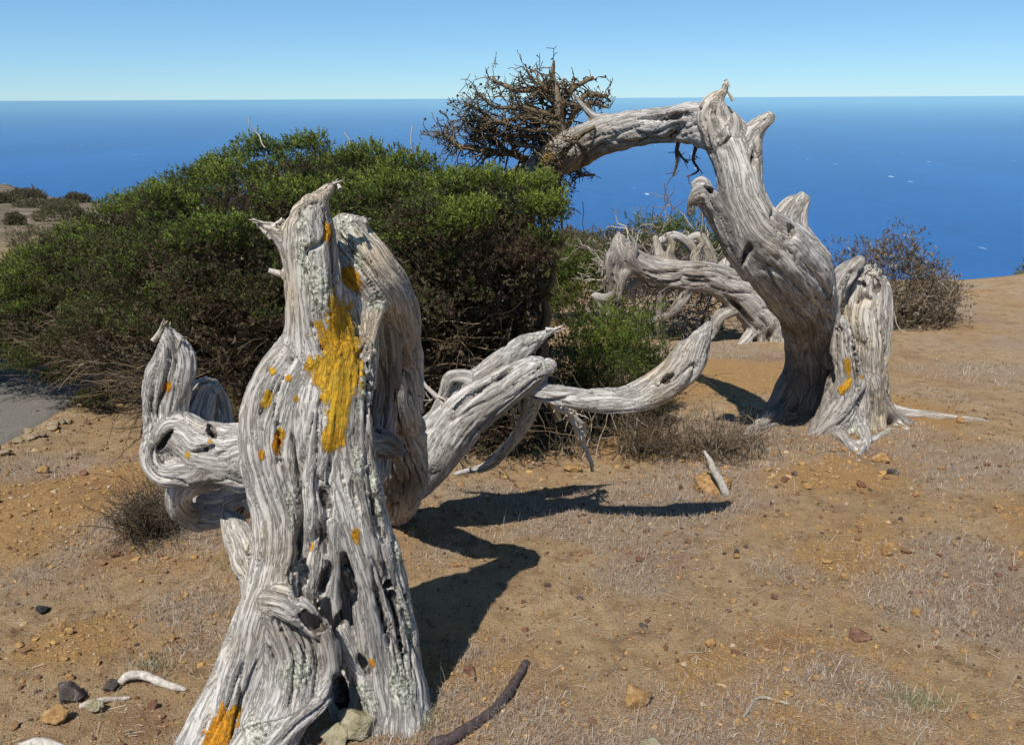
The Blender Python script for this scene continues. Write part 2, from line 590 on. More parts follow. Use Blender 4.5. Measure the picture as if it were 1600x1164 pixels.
Z = Z - 0.05 * sstep(0.93, 1.0, np.abs(wv))[None]
jj = (np.arange(139)[:, None] * 41 + np.arange(40)[None]).ravel()
m, nt, b = new_mat('grey_road_gravel')
q = NB(nt)
pos = q.n('ShaderNodeNewGeometry').outputs['Position']
n1 = q.noise(pos, 60, 5, 0.7)
n2 = q.noise(pos, 3, 4, 0.6)
c = q.ramp(n1, [(0.3, (0.075, 0.066, 0.054)), (0.55, (0.145, 0.128, 0.106)), (0.75, (0.27, 0.24, 0.20))])
c = q.mix(q.math('MULTIPLY', q.step(n2, 0.5, 0.7), 0.5), c, (0.20, 0.17, 0.145))
q.link(c, b.inputs['Base Color'])
b.inputs['Roughness'].default_value = 0.95
q.link(q.bump(n1, 0.8, 0.01), b.inputs['Normal'])
road = mesh_np('road', np.stack([X, Y, Z], -1).reshape(-1, 3), np.stack([jj, jj + 41, jj + 42, jj + 1], -1)[:, ::-1], m)
tag(road, 'grey gravel track below the green juniper', 'road', kind='structure')

# sea: a flat disc out to the horizon
SEA_Z = -600.0
sr = np.geomspace(300, 360000, 130)
sa = np.linspace(-math.pi, math.pi, 241)
SA, SR = np.meshgrid(sa, sr)
sv = np.stack([SR * np.sin(SA), SR * np.cos(SA), SEA_Z + SR * 0], -1).reshape(-1, 3)
kk = (np.arange(129)[:, None] * 241 + np.arange(240)[None]).ravel()
m, nt, b = new_mat('deep_blue_sea')
q = NB(nt)
pos = q.n('ShaderNodeNewGeometry').outputs['Position']
mp = q.n('ShaderNodeMapping')
mp.inputs['Scale'].default_value = (1.0, 0.32, 1.0)
mp.inputs['Rotation'].default_value = (0, 0, 0.12)
q.link(pos, mp.inputs['Vector'])
w1 = q.noise(mp.outputs[0], 0.012, 6, 0.65)
patch = q.noise(mp.outputs[0], 0.0006, 4, 0.6)
tex = q.math('ADD', q.math('MULTIPLY', patch, 0.5), q.math('ADD', q.math('MULTIPLY', w1, 0.3), q.math('MULTIPLY', q.noise(mp.outputs[0], 0.003, 5, 0.65), 0.2)))
c = q.ramp(tex, [(0.34, (0.0045, 0.062, 0.215)), (0.5, (0.0060, 0.078, 0.262)), (0.64, (0.010, 0.102, 0.318))])
vor = q.n('ShaderNodeTexVoronoi')
vor.inputs['Scale'].default_value = 0.0065
q.link(mp.outputs[0], vor.inputs['Vector'])
cap = q.math('MULTIPLY', q.step(vor.outputs['Distance'], 0.13, 0.05), q.step(q.noise(pos, 0.0016, 2, 0.5), 0.46, 0.56))
cap = q.math('MULTIPLY', cap, q.step(vor.outputs['Color'], 0.50, 0.54))
c = q.mix(cap, c, (0.62, 0.68, 0.72))
q.link(c, b.inputs['Base Color'])
b.inputs['Roughness'].default_value = 0.5
b.inputs['IOR'].default_value = 1.33
b.inputs['Specular IOR Level'].default_value = 0.35
q.link(q.bump(w1, 0.6, 12.0), b.inputs['Normal'])
sea = mesh_np('sea', sv, np.stack([kk, kk + 1, kk + 242, kk + 241], -1)[:, ::-1], m)
tag(sea, 'deep blue open sea reaching to the horizon', 'sea', kind='structure')

# ------------------------------------------------------------------ gnarled wood sculpting


class Tube:
    """a bundle of wood fibres along a spline; points are (px, py, distance, radius px[, depth ratio])"""
    def __init__(self, pts, group='trunk', twist=0.0, n=None, world=False, lump=0.10, seed=0):
        c, r, k = [], [], []
        for p in pts:
            if world:
                w = np.array(p[:3])
                rr = p[3]
            else:
                w = P(p[0], p[1], p[2])
                rr = p[3] * px_size(w)
            c.append(w)
            r.append(rr)
            k.append(p[4] if len(p) > 4 else 0.85)
        c, r, k = np.array(c), np.array(r), np.array(k)
        L = np.concatenate([[0], np.cumsum(np.linalg.norm(np.diff(c, axis=0), axis=1))])
        n = n or int(max(12, L[-1] / max(0.012, L[-1] / 150)))
        t = np.linspace(0, L[-1], n)
        self.c = catmull(L, c, t)
        self.r = np.maximum(catmull(L, r[:, None], t)[:, 0], 0.25 * r.min())
        self.k = np.interp(t, L, k)
        self.s = t
        self.T = unit(np.gradient(self.c, axis=0))
        V = unit(self.c - EYE)
        a = np.cross(self.T, V)
        bad = np.linalg.norm(a, axis=1) < 0.15
        if bad.any():
            a[bad] = np.array([1.0, 0.1, 0.2])
        a = unit(a - self.T * np.sum(a * self.T, 1)[:, None])
        for _ in range(3):
            a[1:-1] = unit(a[:-2] + a[1:-1] + a[2:])
        a = unit(a - self.T * np.sum(a * self.T, 1)[:, None])
        self.a = a
        self.b = np.cross(self.T, a)
        self.group = group
        self.twist = twist
        self.lump = lump
        self.seed = seed

    def local(self, v):
        """normalised distance, fibre coordinates and tangent of points v"""
        out_q = np.empty(len(v))
        out_f = np.empty((len(v), 3))
        out_i = np.empty(len(v), dtype=np.int64)
        step = max(1, len(self.c) // 50)
        cs = self.c[::step]
        out_q[:] = 1e6
        out_f[:] = 0
        out_i[:] = 0
        lo = np.min(self.c - self.r[:, None] * 1.7, axis=0) - 0.02
        hi = np.max(self.c + self.r[:, None] * 1.7, axis=0) + 0.02
        inside = np.nonzero(((v > lo) & (v < hi)).all(1))[0]
        for k in range(0, len(inside), 20000):
            sel = inside[k:k + 20000]
            w = v[sel]
            d2 = ((w ** 2).sum(1)[:, None] - 2 * w @ cs.T + (cs ** 2).sum(1)[None])
            d2 = d2 / (self.r[::step] ** 2)[None]
            i0 = np.argmin(d2, 1) * step
            # refine between neighbours
            best = None
            for off in range(-step, step + 1):
                i = np.clip(i0 + off, 0, len(self.c) - 1)
                dd = np.sum((w - self.c[i]) ** 2, 1)
                if best is None:
                    best, bi = dd, i
                else:
                    u = dd < best
                    best = np.where(u, dd, best)
                    bi = np.where(u, i, bi)
            # continuous position between samples
            fi = bi.astype(float)
            ds = self.s[1] - self.s[0]
            last = len(self.c) - 1
            for _ in range(3):
                j = np.clip(fi.astype(int), 0, last - 1)
                u = (fi - j)[:, None]
                C = self.c[j] * (1 - u) + self.c[j + 1] * u
                Tt = self.T[j] * (1 - u) + self.T[j + 1] * u
                fi = np.clip(fi + 0.7 * np.sum((w - C) * Tt, 1) / ds, np.maximum(bi - 1.5, 0), np.minimum(bi + 1.5, last))
            j = np.clip(fi.astype(int), 0, last - 1)
            u1 = fi - j
            u = u1[:, None]
            lp = lambda A: A[j] * (1 - u) + A[j + 1] * u
            l1 = lambda A: A[j] * (1 - u1) + A[j + 1] * u1
            dv = w - lp(self.c)
            x = np.sum(dv * lp(self.a), 1)
            y = np.sum(dv * lp(self.b), 1)
            z = np.sum(dv * lp(self.T), 1)
            s = l1(self.s) + np.clip(z, -0.05, 0.05)
            rb = l1(self.r)
            qd = np.sqrt(x * x + (y / l1(self.k)) ** 2 + (z * 0.9) ** 2) / rb
            # unroll the taper so that fibres keep their number, limited
            sc = np.clip(self.r.mean() / rb, 0.55, 1.6) ** 0.6
            an = self.twist * s
            ca, sa_ = np.cos(an), np.sin(an)
            out_q[sel] = qd
            out_f[sel] = np.stack([(x * ca - y * sa_) * sc + self.seed * 3.17, (x * sa_ + y * ca) * sc, s], -1)
            out_i[sel] = bi
        return out_q, out_f, self.T[out_i]


def catmull(L, c, t):
    """smooth interpolation through points c at parameters L (monotone-limited Hermite)"""
    m = np.gradient(c, L, axis=0) if len(L) > 2 else np.repeat((c[1:] - c[:1]) / (L[1] - L[0]), 2, axis=0)
    k = np.clip(np.searchsorted(L, t, side='right') - 1, 0, len(L) - 2)
    h = (L[k + 1] - L[k])[:, None]
    u = ((t - L[k])[:, None]) / h
    h00, h10, h01, h11 = 2 * u ** 3 - 3 * u ** 2 + 1, u ** 3 - 2 * u ** 2 + u, -2 * u ** 3 + 3 * u ** 2, u ** 3 - u ** 2
    return h00 * c[k] + h10 * h * m[k] + h01 * c[k + 1] + h11 * h * m[k + 1]


def sdf_field(tubes, h, kb):
    """smooth union of the bundles as a distance field on a grid (positive inside)"""
    lo = np.min([np.min(t.c - 1.25 * t.r[:, None], axis=0) for t in tubes], axis=0) - 4 * kb - 3 * h
    hi = np.max([np.max(t.c + 1.25 * t.r[:, None], axis=0) for t in tubes], axis=0) + 4 * kb + 3 * h
    dim = np.ceil((hi - lo) / h).astype(int) + 1
    S = np.zeros(dim, dtype=np.float32)
    ax = [lo[c] + h * np.arange(dim[c]) for c in range(3)]
    for t in tubes:
        n = len(t.c)
        stepl = max(2.0 * h, 0.30 * t.r.mean())
        ns = int(max(3, min(n - 1, math.ceil(t.s[-1] / stepl))))
        ks = np.unique(np.linspace(0, n - 1, ns + 1).astype(int))
        tl = np.min(t.c - 1.2 * t.r[:, None], axis=0) - 4 * kb
        th = np.max(t.c + 1.2 * t.r[:, None], axis=0) + 4 * kb
        i0 = np.maximum(((tl - lo) / h).astype(int), 0)
        i1 = np.minimum(((th - lo) / h).astype(int) + 2, dim)
        D = np.full(i1 - i0, 9.0, dtype=np.float32)
        for p, q_ in zip(ks[:-1], ks[1:]):
            A, B = t.c[p], t.c[q_]
            rm = max(t.r[p], t.r[q_]) * 1.15 + 4 * kb
            j0 = np.maximum(((np.minimum(A, B) - rm - lo) / h).astype(int), i0)
            j1 = np.minimum(((np.maximum(A, B) + rm - lo) / h).astype(int) + 2, i1)
            if (j1 <= j0).any():
                continue
            ab = B - A
            X = (ax[0][j0[0]:j1[0]] - A[0])[:, None, None]
            Y = (ax[1][j0[1]:j1[1]] - A[1])[None, :, None]
            Z = (ax[2][j0[2]:j1[2]] - A[2])[None, None, :]
            u = np.clip((X * ab[0] + Y * ab[1] + Z * ab[2]) / (ab @ ab), 0, 1)
            X, Y, Z = X - u * ab[0], Y - u * ab[1], Z - u * ab[2]
            va, vb, vt = unit(t.a[p] + t.a[q_]), unit(t.b[p] + t.b[q_]), unit(ab)
            kk_ = 0.5 * (t.k[p] + t.k[q_])
            xa = X * va[0] + Y * va[1] + Z * va[2]
            xb = (X * vb[0] + Y * vb[1] + Z * vb[2]) / kk_
            xt = X * vt[0] + Y * vt[1] + Z * vt[2]
            rr = t.r[p] + (t.r[q_] - t.r[p]) * u
            d = (np.sqrt(xa * xa + xb * xb + xt * xt) - rr) * (0.5 + 0.5 * kk_)
            sl = tuple(slice(j0[c] - i0[c], j1[c] - i0[c]) for c in range(3))
            D[sl] = np.minimum(D[sl], d)
        S[tuple(slice(i0[c], i1[c]) for c in range(3))] += np.exp(-np.clip(D / kb, -40, 12))
    return np.log(S + 1e-7) * kb, lo


def cut_field(Fd, lo, h, balls):
    """hollow the field out along strings of balls (centre, radius)"""
    dim = np.array(Fd.shape)
    for c, r in balls:
        j0 = np.maximum(((c - r * 1.8 - lo) / h).astype(int), 0)
        j1 = np.minimum(((c + r * 1.8 - lo) / h).astype(int) + 2, dim)
        if (j1 <= j0).any():
            continue
        X, Y, Z = [(lo[k] + h * np.arange(j0[k], j1[k]) - c[k]) for k in range(3)]
        d = np.sqrt(X[:, None, None] ** 2 + Y[None, :, None] ** 2 + Z[None, None, :] ** 2) - r
        sl = tuple(slice(j0[k], j1[k]) for k in range(3))
        Fd[sl] = np.minimum(Fd[sl], d)


def surface_nets(Fd, lo, h):
    dim = np.array(Fd.shape)
    ins = Fd > 0
    cnt = np.zeros(dim - 1, dtype=np.int8)
    for dx in (0, 1):
        for dy in (0, 1):
            for dz in (0, 1):
                cnt += ins[dx:dim[0] - 1 + dx, dy:dim[1] - 1 + dy, dz:dim[2] - 1 + dz]
    act = (cnt > 0) & (cnt < 8)
    ci = np.argwhere(act)
    ids = np.full(dim - 1, -1, dtype=np.int32)
    ids[act] = np.arange(len(ci))
    corners = np.array([[x, y, z] for x in (0, 1) for y in (0, 1) for z in (0, 1)])
    val = np.stack([Fd[ci[:, 0] + c[0], ci[:, 1] + c[1], ci[:, 2] + c[2]] for c in corners], -1)
    acc = np.zeros((len(ci), 3))
    num = np.zeros(len(ci))
    for e0 in range(8):
        for e1 in range(e0 + 1, 8):
            if np.abs(corners[e0] - corners[e1]).sum() != 1:
                continue
            va, vb = val[:, e0], val[:, e1]
            cr = (va > 0) != (vb > 0)
            t_ = np.where(cr, va / np.where(cr, va - vb, 1), 0)
            acc += np.where(cr[:, None], corners[e0] + t_[:, None] * (corners[e1] - corners[e0]), 0)
            num += cr
    v = lo + h * (ci + acc / num[:, None])
    quads = []
    for axis in range(3):
        b_, c_ = (axis + 1) % 3, (axis + 2) % 3
        s0 = [slice(None)] * 3
        s1 = [slice(None)] * 3
        s0[axis] = slice(0, -1)
        s1[axis] = slice(1, None)
        A, B = ins[tuple(s0)], ins[tuple(s1)]
        e = np.argwhere(A != B)
        e = e[(e[:, b_] > 0) & (e[:, c_] > 0) & (e[:, b_] < dim[b_] - 1) & (e[:, c_] < dim[c_] - 1)]
        flip = A[e[:, 0], e[:, 1], e[:, 2]]
        qd = []
        for ob, oc in ((1, 1), (0, 1), (0, 0), (1, 0)):
            w = e.copy()
            w[:, b_] -= ob
            w[:, c_] -= oc
            qd.append(ids[w[:, 0], w[:, 1], w[:, 2]])
        qd = np.stack(qd, -1)
        qd = np.where(flip[:, None], qd, qd[:, ::-1])
        quads.append(qd)
    quads = np.concatenate(quads)
    quads = quads[(quads >= 0).all(1)]
    return v, quads


def subdivide(v, quads):
    e = np.concatenate([quads[:, [0, 1]], quads[:, [1, 2]], quads[:, [2, 3]], quads[:, [3, 0]]])
    key = np.minimum(e[:, 0], e[:, 1]).astype(np.int64) * len(v) + np.maximum(e[:, 0], e[:, 1])
    u, inv = np.unique(key, return_inverse=True)
    ea, eb = u // len(v), u % len(v)
    nq = len(quads)
    em = inv.reshape(4, nq).T + len(v)
    fc = np.arange(nq) + len(v) + len(u)
    nv = np.concatenate([v, 0.5 * (v[ea] + v[eb]), v[quads].mean(1)])
    q2 = np.concatenate([np.stack([quads[:, k], em[:, k], fc, em[:, (k + 3) % 4]], -1) for k in range(4)])
    return nv, q2


def vnormals(v, quads):
    fn = np.cross(v[quads[:, 2]] - v[quads[:, 0]], v[quads[:, 3]] - v[quads[:, 1]])
    idx = quads.ravel()
    return unit(np.stack([np.bincount(idx, weights=np.repeat(fn[:, c], 4), minlength=len(v)) for c in range(3)], -1))


def laplace(v, quads, it, lam=0.5):
    e = np.concatenate([quads[:, [0, 1]], quads[:, [1, 2]], quads[:, [2, 3]], quads[:, [3, 0]]])
    a = np.concatenate([e[:, 0], e[:, 1]])
    b = np.concatenate([e[:, 1], e[:, 0]])
    n = len(v)
    deg = np.maximum(np.bincount(a, minlength=n), 1)
    for k in range(it):
        l = lam if k % 2 == 0 else lam * 0.6
        acc = np.stack([np.bincount(a, weights=v[b, c], minlength=n) for c in range(3)], -1) / deg[:, None]
        v = v + l * (acc - v)
    return v


def sculpt(tubes, parts, parent, mat, voxel, smooth=3, sub=0, grain=1.0, amp=1.0, blend=0.012, carve=(), yellow=(), grey=(), stain_shades=(), seed=0, labels={}, under={}):
    """union of fibre bundles, smoothed into one body, carved along the grain, then split into named parts.
    parts: {group: part name}; carve: [(points [(px,py)..], width px, depth px)]"""
    Fd, lo = sdf_field(tubes, voxel, blend)
    v, quads = surface_nets(Fd, lo, voxel)
    cuts = [c_ for c_ in carve if c_[2] > 1.6 * c_[1]]
    carve = [c_ for c_ in carve if c_[2] <= 1.6 * c_[1]]
    if cuts:
        nn = vnormals(v, quads)
        pxs, pys, pz = project(v)
        front_ = np.sum((v - EYE) * nn, 1) < 0
        rc = np.random.default_rng(seed + 77)
        balls = []
        for pts, wpx, dpx in cuts:
            idx = []
            for p_ in pts:
                dd = (pxs - p_[0]) ** 2 + (pys - p_[1]) ** 2
                near = np.nonzero((dd < 200) & front_)[0]
                idx.append(int(near[np.argmin(pz[near] + dd[near] * 0.0004)]) if len(near) else int(np.argmin(dd)))
            sz = px_size(v[idx[0]])
            inw = unit(unit(v[idx] - EYE) - 0.7 * nn[idx])
            for k in range(max(1, len(idx) - 1)):
                i0, i1 = idx[k], idx[min(k + 1, len(idx) - 1)]
                m_ = 2 + int(np.linalg.norm(v[i1] - v[i0]) / (0.45 * wpx * sz))
                for u in np.linspace(0, 1, m_):
                    c0 = v[i0] + (v[i1] - v[i0]) * u
                    g0 = (k + u) / max(1, len(idx) - 1)
                    tp = (0.35 + 0.65 * math.sin(math.pi * (0.06 + 0.88 * g0))) * rc.uniform(0.85, 1.15) if len(idx) > 1 else 1.0
                    n0 = unit(inw[k] + (inw[min(k + 1, len(idx) - 1)] - inw[k]) * u)
                    c0 = c0 + rc.normal(size=3) * 0.12 * wpx * sz
                    for w in np.arange(-0.3 * wpx, dpx * tp, 0.6 * wpx):
                        balls.append((c0 + n0 * w * sz, wpx * sz * tp * (1 - 0.35 * max(w, 0) / dpx)))
        cut_field(Fd, lo, voxel, balls)
        v, quads = surface_nets(Fd, lo, voxel)
    v = laplace(v, quads, smooth)
    if sub:
        v, quads = subdivide(v, quads)
        v = laplace(v, quads, 3)
    nn = vnormals(v, quads)
    n = len(v)
    # fibre field: the two best bundles per vertex
    Q, Fb, Tg = [], [], []
    for t in tubes:
        a, f, tg = t.local(v)
        Q.append(a)
        Fb.append(f)
        Tg.append(tg)
    Q = np.array(Q)
    o1 = np.argmin(Q, 0)
    ar = np.arange(n)
    q1 = Q[o1, ar]
    Q2 = Q.copy()
    Q2[o1, ar] = 1e9
    o2 = np.argmin(Q2, 0) if len(tubes) > 1 else o1
    q2 = Q2[o2, ar]
    Q2[o2, ar] = 1e9
    q3 = np.min(Q2, 0)
    w2 = 0.5 * np.exp(-(q2 - q1) * 7.0) * np.clip(0.15 + (q3 - q2) * 5.0, 0, 1)
    Fb = np.array(Fb)
    Tg = np.array(Tg)
    f1, f2 = Fb[o1, ar], Fb[o2, ar]
    tang = Tg[o1, ar]
    lam1, lam2, lam3 = 0.048 * grain, 0.0165 * grain, 0.0075 * grain

    def relief(f):
        wob = np.stack([perlin(np.stack([f[:, 0] * 6 / grain, f[:, 1] * 6 / grain, f[:, 2] * 3.2 / grain], -1) + 3.1),
                        perlin(np.stack([f[:, 0] * 6 / grain, f[:, 1] * 6 / grain, f[:, 2] * 3.2 / grain], -1) + 9.7)], -1) * 0.018 * grain
        wob2 = np.stack([perlin(np.stack([f[:, 0] * 20 / grain, f[:, 1] * 20 / grain, f[:, 2] * 11 / grain], -1) + 5.1),
                         perlin(np.stack([f[:, 0] * 20 / grain, f[:, 1] * 20 / grain, f[:, 2] * 11 / grain], -1) + 1.7)], -1) * 0.0045 * grain
        x, y, s = f[:, 0] + wob[:, 0] + wob2[:, 0], f[:, 1] + wob[:, 1] + wob2[:, 1], f[:, 2]
        fa = perlin(np.stack([x / lam1, y / lam1, s / (lam1 * 9)], -1) + seed)
        fbm_ = perlin(np.stack([x / lam2, y / lam2, s / (lam2 * 12)], -1) + seed + 5)
        fc = perlin(np.stack([x / lam3, y / lam3, s / (lam3 * 14)], -1) + seed + 8)
        gate = sstep(-0.25, 0.45, perlin(np.stack([x * 7 / grain, y * 7 / grain, s * 2.5 / grain], -1) + 40 + seed))
        fz = np.abs(perlin(np.stack([x / (lam1 * 2.1), y / (lam1 * 2.1), s / (lam1 * 14)], -1) + seed + 21))
        return np.abs(fa), np.abs(fbm_), np.abs(fc), gate, fz, np.stack([x, y, s * 0.048], -1)
    A1, B1, C1, g1, z1, fc1 = relief(f1)
    A2, B2, C2, g2, z2, fc2 = relief(f2)
    mixw = lambda a, b: a * (1 - w2) + b * w2
    A, Bm, Cm, gate = mixw(A1, A2), mixw(B1, B2), mixw(C1, C2), mixw(g1, g2)
    Zf = mixw(z1, z2)
    crackZ = np.minimum(Zf / (0.035 + 0.10 * gate), 1.0)
    crackA = np.minimum(A / (0.05 + 0.10 * gate), 1.0)                  # narrow deep splits
    crackB = np.minimum(Bm / 0.17, 1.0)
    d = amp * grain * (0.012 * (np.minimum(Zf, 0.5) - 0.25) - 0.020 * (1 - crackZ) ** 1.2 + 0.0055 * (A - 0.25) - 0.017 * (1 - crackA) ** 1.4 * (0.25 + 0.75 * gate)
                       + 0.0042 * (Bm - 0.25) - 0.0055 * (1 - crackB) ** 1.5 * (0.4 + 0.6 * gate) + 0.0020 * (Cm - 0.25))
    d = d + amp * grain * 0.010 * fbm(v * (5.5 / grain) + seed, 3)
    # keep thin tips from collapsing
    rad_ = np.array([np.interp(f1[:, 2], t.s, t.r) if False else t.r.mean() for t in tubes])
    rloc = np.empty(n)
    for k, t in enumerate(tubes):
        msk = o1 == k
        if msk.any():
            rloc[msk] = np.interp(f1[msk, 2], t.s, t.r)
    d = d * np.clip(rloc / (0.055 * grain), 0.12, 1.0)
    g = np.clip(0.35 * (crackZ - 1) + 0.50 * crackA + 0.38 * crackB + 0.5 * np.minimum(Cm / 0.25, 1) - 0.38 * (1 - gate) * 0 - 0.33, 0, 1)
    g = g * sstep(0.45, 0.85, q1)  # insides of deep cuts coloured darker, adding to their shade
    d = d * sstep(0.3, 0.8, q1)
    pxs, pys, pz = project(v)
    vx = -(np.sum((v - EYE) * nn, 1))

    def surf(px, py):
        dd = (pxs - px) ** 2 + (pys - py) ** 2
        near = np.nonzero((dd < 150) & (vx > 0))[0]
        if not len(near):
            return int(np.argmin(dd))
        return int(near[np.argmin(pz[near] + dd[near] * 0.0004)])
    deep = np.zeros(n)
    for pts, wpx, dpx in carve:
        idx = [surf(*p) for p in pts]
        pp = v[idx]
        sz = px_size(pp[0])
        seg = np.concatenate([np.linspace(a, b, 3 + int(np.linalg.norm(b - a) / (0.22 * wpx * sz))) for a, b in zip(pp[:-1], pp[1:])]) if len(pp) > 1 else pp
        best = np.full(n, 1e3)
        mg = 3 * wpx * sz
        near = np.nonzero(((v > seg.min(0) - mg) & (v < seg.max(0) + mg)).all(1))[0]
        for k, sp in enumerate(seg):
            tp = 1.0 if len(seg) < 3 else 0.35 + 0.65 * math.sin(math.pi * (k + 0.5) / len(seg))
            best[near] = np.minimum(best[near], np.sqrt(((v[near] - sp) ** 2).sum(1)) / tp)
        prof = np.exp(-(best / (wpx * sz)) ** 2 * 1.0)
        deep = np.maximum(deep, prof * dpx * sz)
        g = np.clip(g - 0.9 * np.maximum(prof - 0.35, 0), 0, 1)
    ly = np.full(n, -1.0)
    lhue = np.zeros(n)
    for px, py, wpx, hpx, hue in yellow:
        i = surf(px, py)
        sz = px_size(v[i])
        tv = unit(tang[i])
        dd = v - v[i]
        al = np.sum(dd * tv, 1)
        pe = np.sqrt(np.maximum((dd ** 2).sum(1) - al ** 2, 0))
        mm = 1 - np.sqrt((al / (hpx * sz)) ** 2 + (pe / (wpx * sz)) ** 2)
        up = mm > ly
        ly = np.where(up, mm, ly)
        lhue = np.where(up & (mm > -0.4), hue, lhue)
    lg = np.full(n, -1.0)
    for px, py, wpx, hpx in grey:
        i = surf(px, py)
        sz = px_size(v[i])
        tv = unit(tang[i])
        dd = v - v[i]
        al = np.sum(dd * tv, 1)
        pe = np.sqrt(np.maximum((dd ** 2).sum(1) - al ** 2, 0))
        lg = np.maximum(lg, 0.75 - np.sqrt((al / (hpx * sz)) ** 2 + (pe / (wpx * sz)) ** 2))
    lg = np.clip(lg, -1, 0.42)
    ly = np.clip(ly, -1, 0.75)
    st = np.zeros(n)
    for px, py, rpx, val in stain_shades:
        i = surf(px, py)
        dd = np.sqrt(((v - v[i]) ** 2).sum(1)) / (rpx * px_size(v[i]))
        st = np.maximum(st, val * np.exp(-dd ** 2))
    rough = 0.5 + 0.5 * perlin(v * (150 / grain))
    d = d + np.clip(lg + 0.2, 0, 0.5) * 0.016 * grain * rough + np.clip(ly + 0.2, 0, 0.5) * 0.0035 * grain * (0.3 + rough)
    v = v + nn * (d - deep)[:, None]
    attrs = {'fib': fc1, 'groove': g, 'lichen_yellow': ly, 'lichen_hue': lhue, 'lichen_grey': lg, 'stain': st}
    gid = np.array([list(parts).index(t.group) for t in tubes])[o1]
    fg = np.sort(gid[quads], axis=1)[:, 1]
    made = {}
    for k, (gname, pname) in enumerate(parts.items()):
        fsel = quads[fg == k]
        if not len(fsel):
            continue
        pieces = [fsel]
        if pname == 'root':
            lab = np.arange(n)
            while True:
                m_ = lab[fsel].min(1)
                new = lab.copy()
                np.minimum.at(new, fsel.ravel(), np.repeat(m_, 4))
                new = new[new]
                if (new == lab).all():
                    break
                lab = new
            fl = lab[fsel[:, 0]]
            pieces = [fsel[fl == k_] for k_ in np.unique(fl)]
        for fs in pieces:
            if len(fs) < 12:
                continue
            used, inv = np.unique(fs, return_inverse=True)
            ob = mesh_np(pname, v[used], inv.reshape(-1, 4), mat, parent, {a: x[used] for a, x in attrs.items()})
            if gname in labels:
                ob['label'] = labels[gname]
            made[gname] = ob
            if pname in under and under[pname] in made:
                reparent(ob, made[under[pname]])
    return made


# ------------------------------------------------------------------ thin branches
def grow(p, d, L, r, lvl, rnd, out, kids=4, spread=0.9, shrink=0.6, bend=0.35, pull=None, tone=(0.2, 0.8), n=6, rmin=0.0012):
    """plant the seed of a branching twig; expand() grows all seeds together"""
    out.append({'p': np.asarray(p, float), 'd': np.asarray(d, float), 'L': L, 'r': r, 'pull': np.zeros(3) if pull is None else pull, 'lo': tone[0], 'hi': tone[1],
                'spread': spread, 'shrink': shrink, 'bend': bend, 'rmin': rmin, 'key': (lvl, kids, n), 'rnd': rnd})


def expand(items):
    """turn seeds into arrays of crooked twigs: [(points (m,n,3), radii (m,n), tone (m,))]"""
    out, seeds = [], {}
    for it in items:
        if isinstance(it, dict):
            seeds.setdefault(it['key'], []).append(it)
        elif np.ndim(it[2]) == 0:
            out.append((np.asarray(it[0], float)[None], np.asarray(it[1], float)[None], np.array([it[2]])))
        else:
            out.append(it)
    for (lvl, kids, n), ss in seeds.items():
        rnd = ss[0]['rnd']
        A = {k: np.array([q_[k] for q_ in ss], float) for k in ('p', 'd', 'L', 'r', 'pull', 'lo', 'hi', 'spread', 'shrink', 'bend', 'rmin')}
        while True:
            m_ = len(A['p'])
            C = np.empty((m_, n, 3))
            C[:, 0] = A['p']
            d = unit(A['d'])
            for k in range(n - 1):
                d = unit(d + rnd.normal(size=(m_, 3)) * A['bend'][:, None] + A['pull'])
                C[:, k + 1] = C[:, k] + d * (A['L'] / (n - 1))[:, None]
            r1 = np.maximum(A['r'] * 0.45, A['rmin'])
            out.append((C, A['r'][:, None] + (r1 - A['r'])[:, None] * np.linspace(0, 1, n)[None], rnd.uniform(A['lo'], A['hi'])))
            if lvl <= 0:
                break
            lvl -= 1
            id_ = np.repeat(np.arange(m_), kids)
            t = rnd.uniform(0.25, 1.0, len(id_)) * (n - 1)
            i = np.minimum(t.astype(int), n - 2)
            sg = C[id_, i + 1] - C[id_, i]
            B = {k: v[id_] for k, v in A.items()}
            B['p'] = C[id_, i] + sg * (t - i)[:, None]
            B['d'] = unit(unit(sg) + rnd.normal(size=(len(id_), 3)) * B['spread'][:, None])
            B['L'] = B['L'] * B['shrink'] * rnd.uniform(0.6, 1.2, len(id_))
            B['r'] = np.maximum(B['r'] * 0.55, B['rmin'])
            A = B
    return out


def tubes_np(polys, sides=5):
    """merge twigs into one mesh: vertices, faces, tone per vertex"""
    V, Fq, To, o = [], [], [], 0
    th = np.linspace(0, 2 * math.pi, sides, endpoint=False)
    ct, st = np.cos(th)[None, None, :, None], np.sin(th)[None, None, :, None]
    for C, r, tone in expand(polys):
        m_, n = C.shape[:2]
        T = unit(np.gradient(C, axis=1))
        ref = np.where(np.abs(T[:, :1] @ np.array([0.3, 0.5, 0.81]))[..., None] < 0.8, np.array([0.3, 0.5, 0.81]), np.array([1.0, -0.2, 0]))
        a = unit(np.cross(T, ref))
        b = np.cross(T, a)
        v = C[:, :, None] + r[:, :, None, None] * (ct * a[:, :, None] + st * b[:, :, None])
        V.append(v.reshape(-1, 3))
        i = (np.arange(n - 1)[:, None] * sides + np.arange(sides)[None]).ravel()
        j = (np.arange(n - 1)[:, None] * sides + (np.arange(sides)[None] + 1) % sides).ravel()
        f = np.stack([i, j, j + sides, i + sides], -1)
        Fq.append((f[None] + (np.arange(m_) * n * sides)[:, None, None]).reshape(-1, 4) + o)
        To.append(np.repeat(tone, n * sides))
        o += m_ * n * sides
    return np.concatenate(V), np.concatenate(Fq), np.concatenate(To)


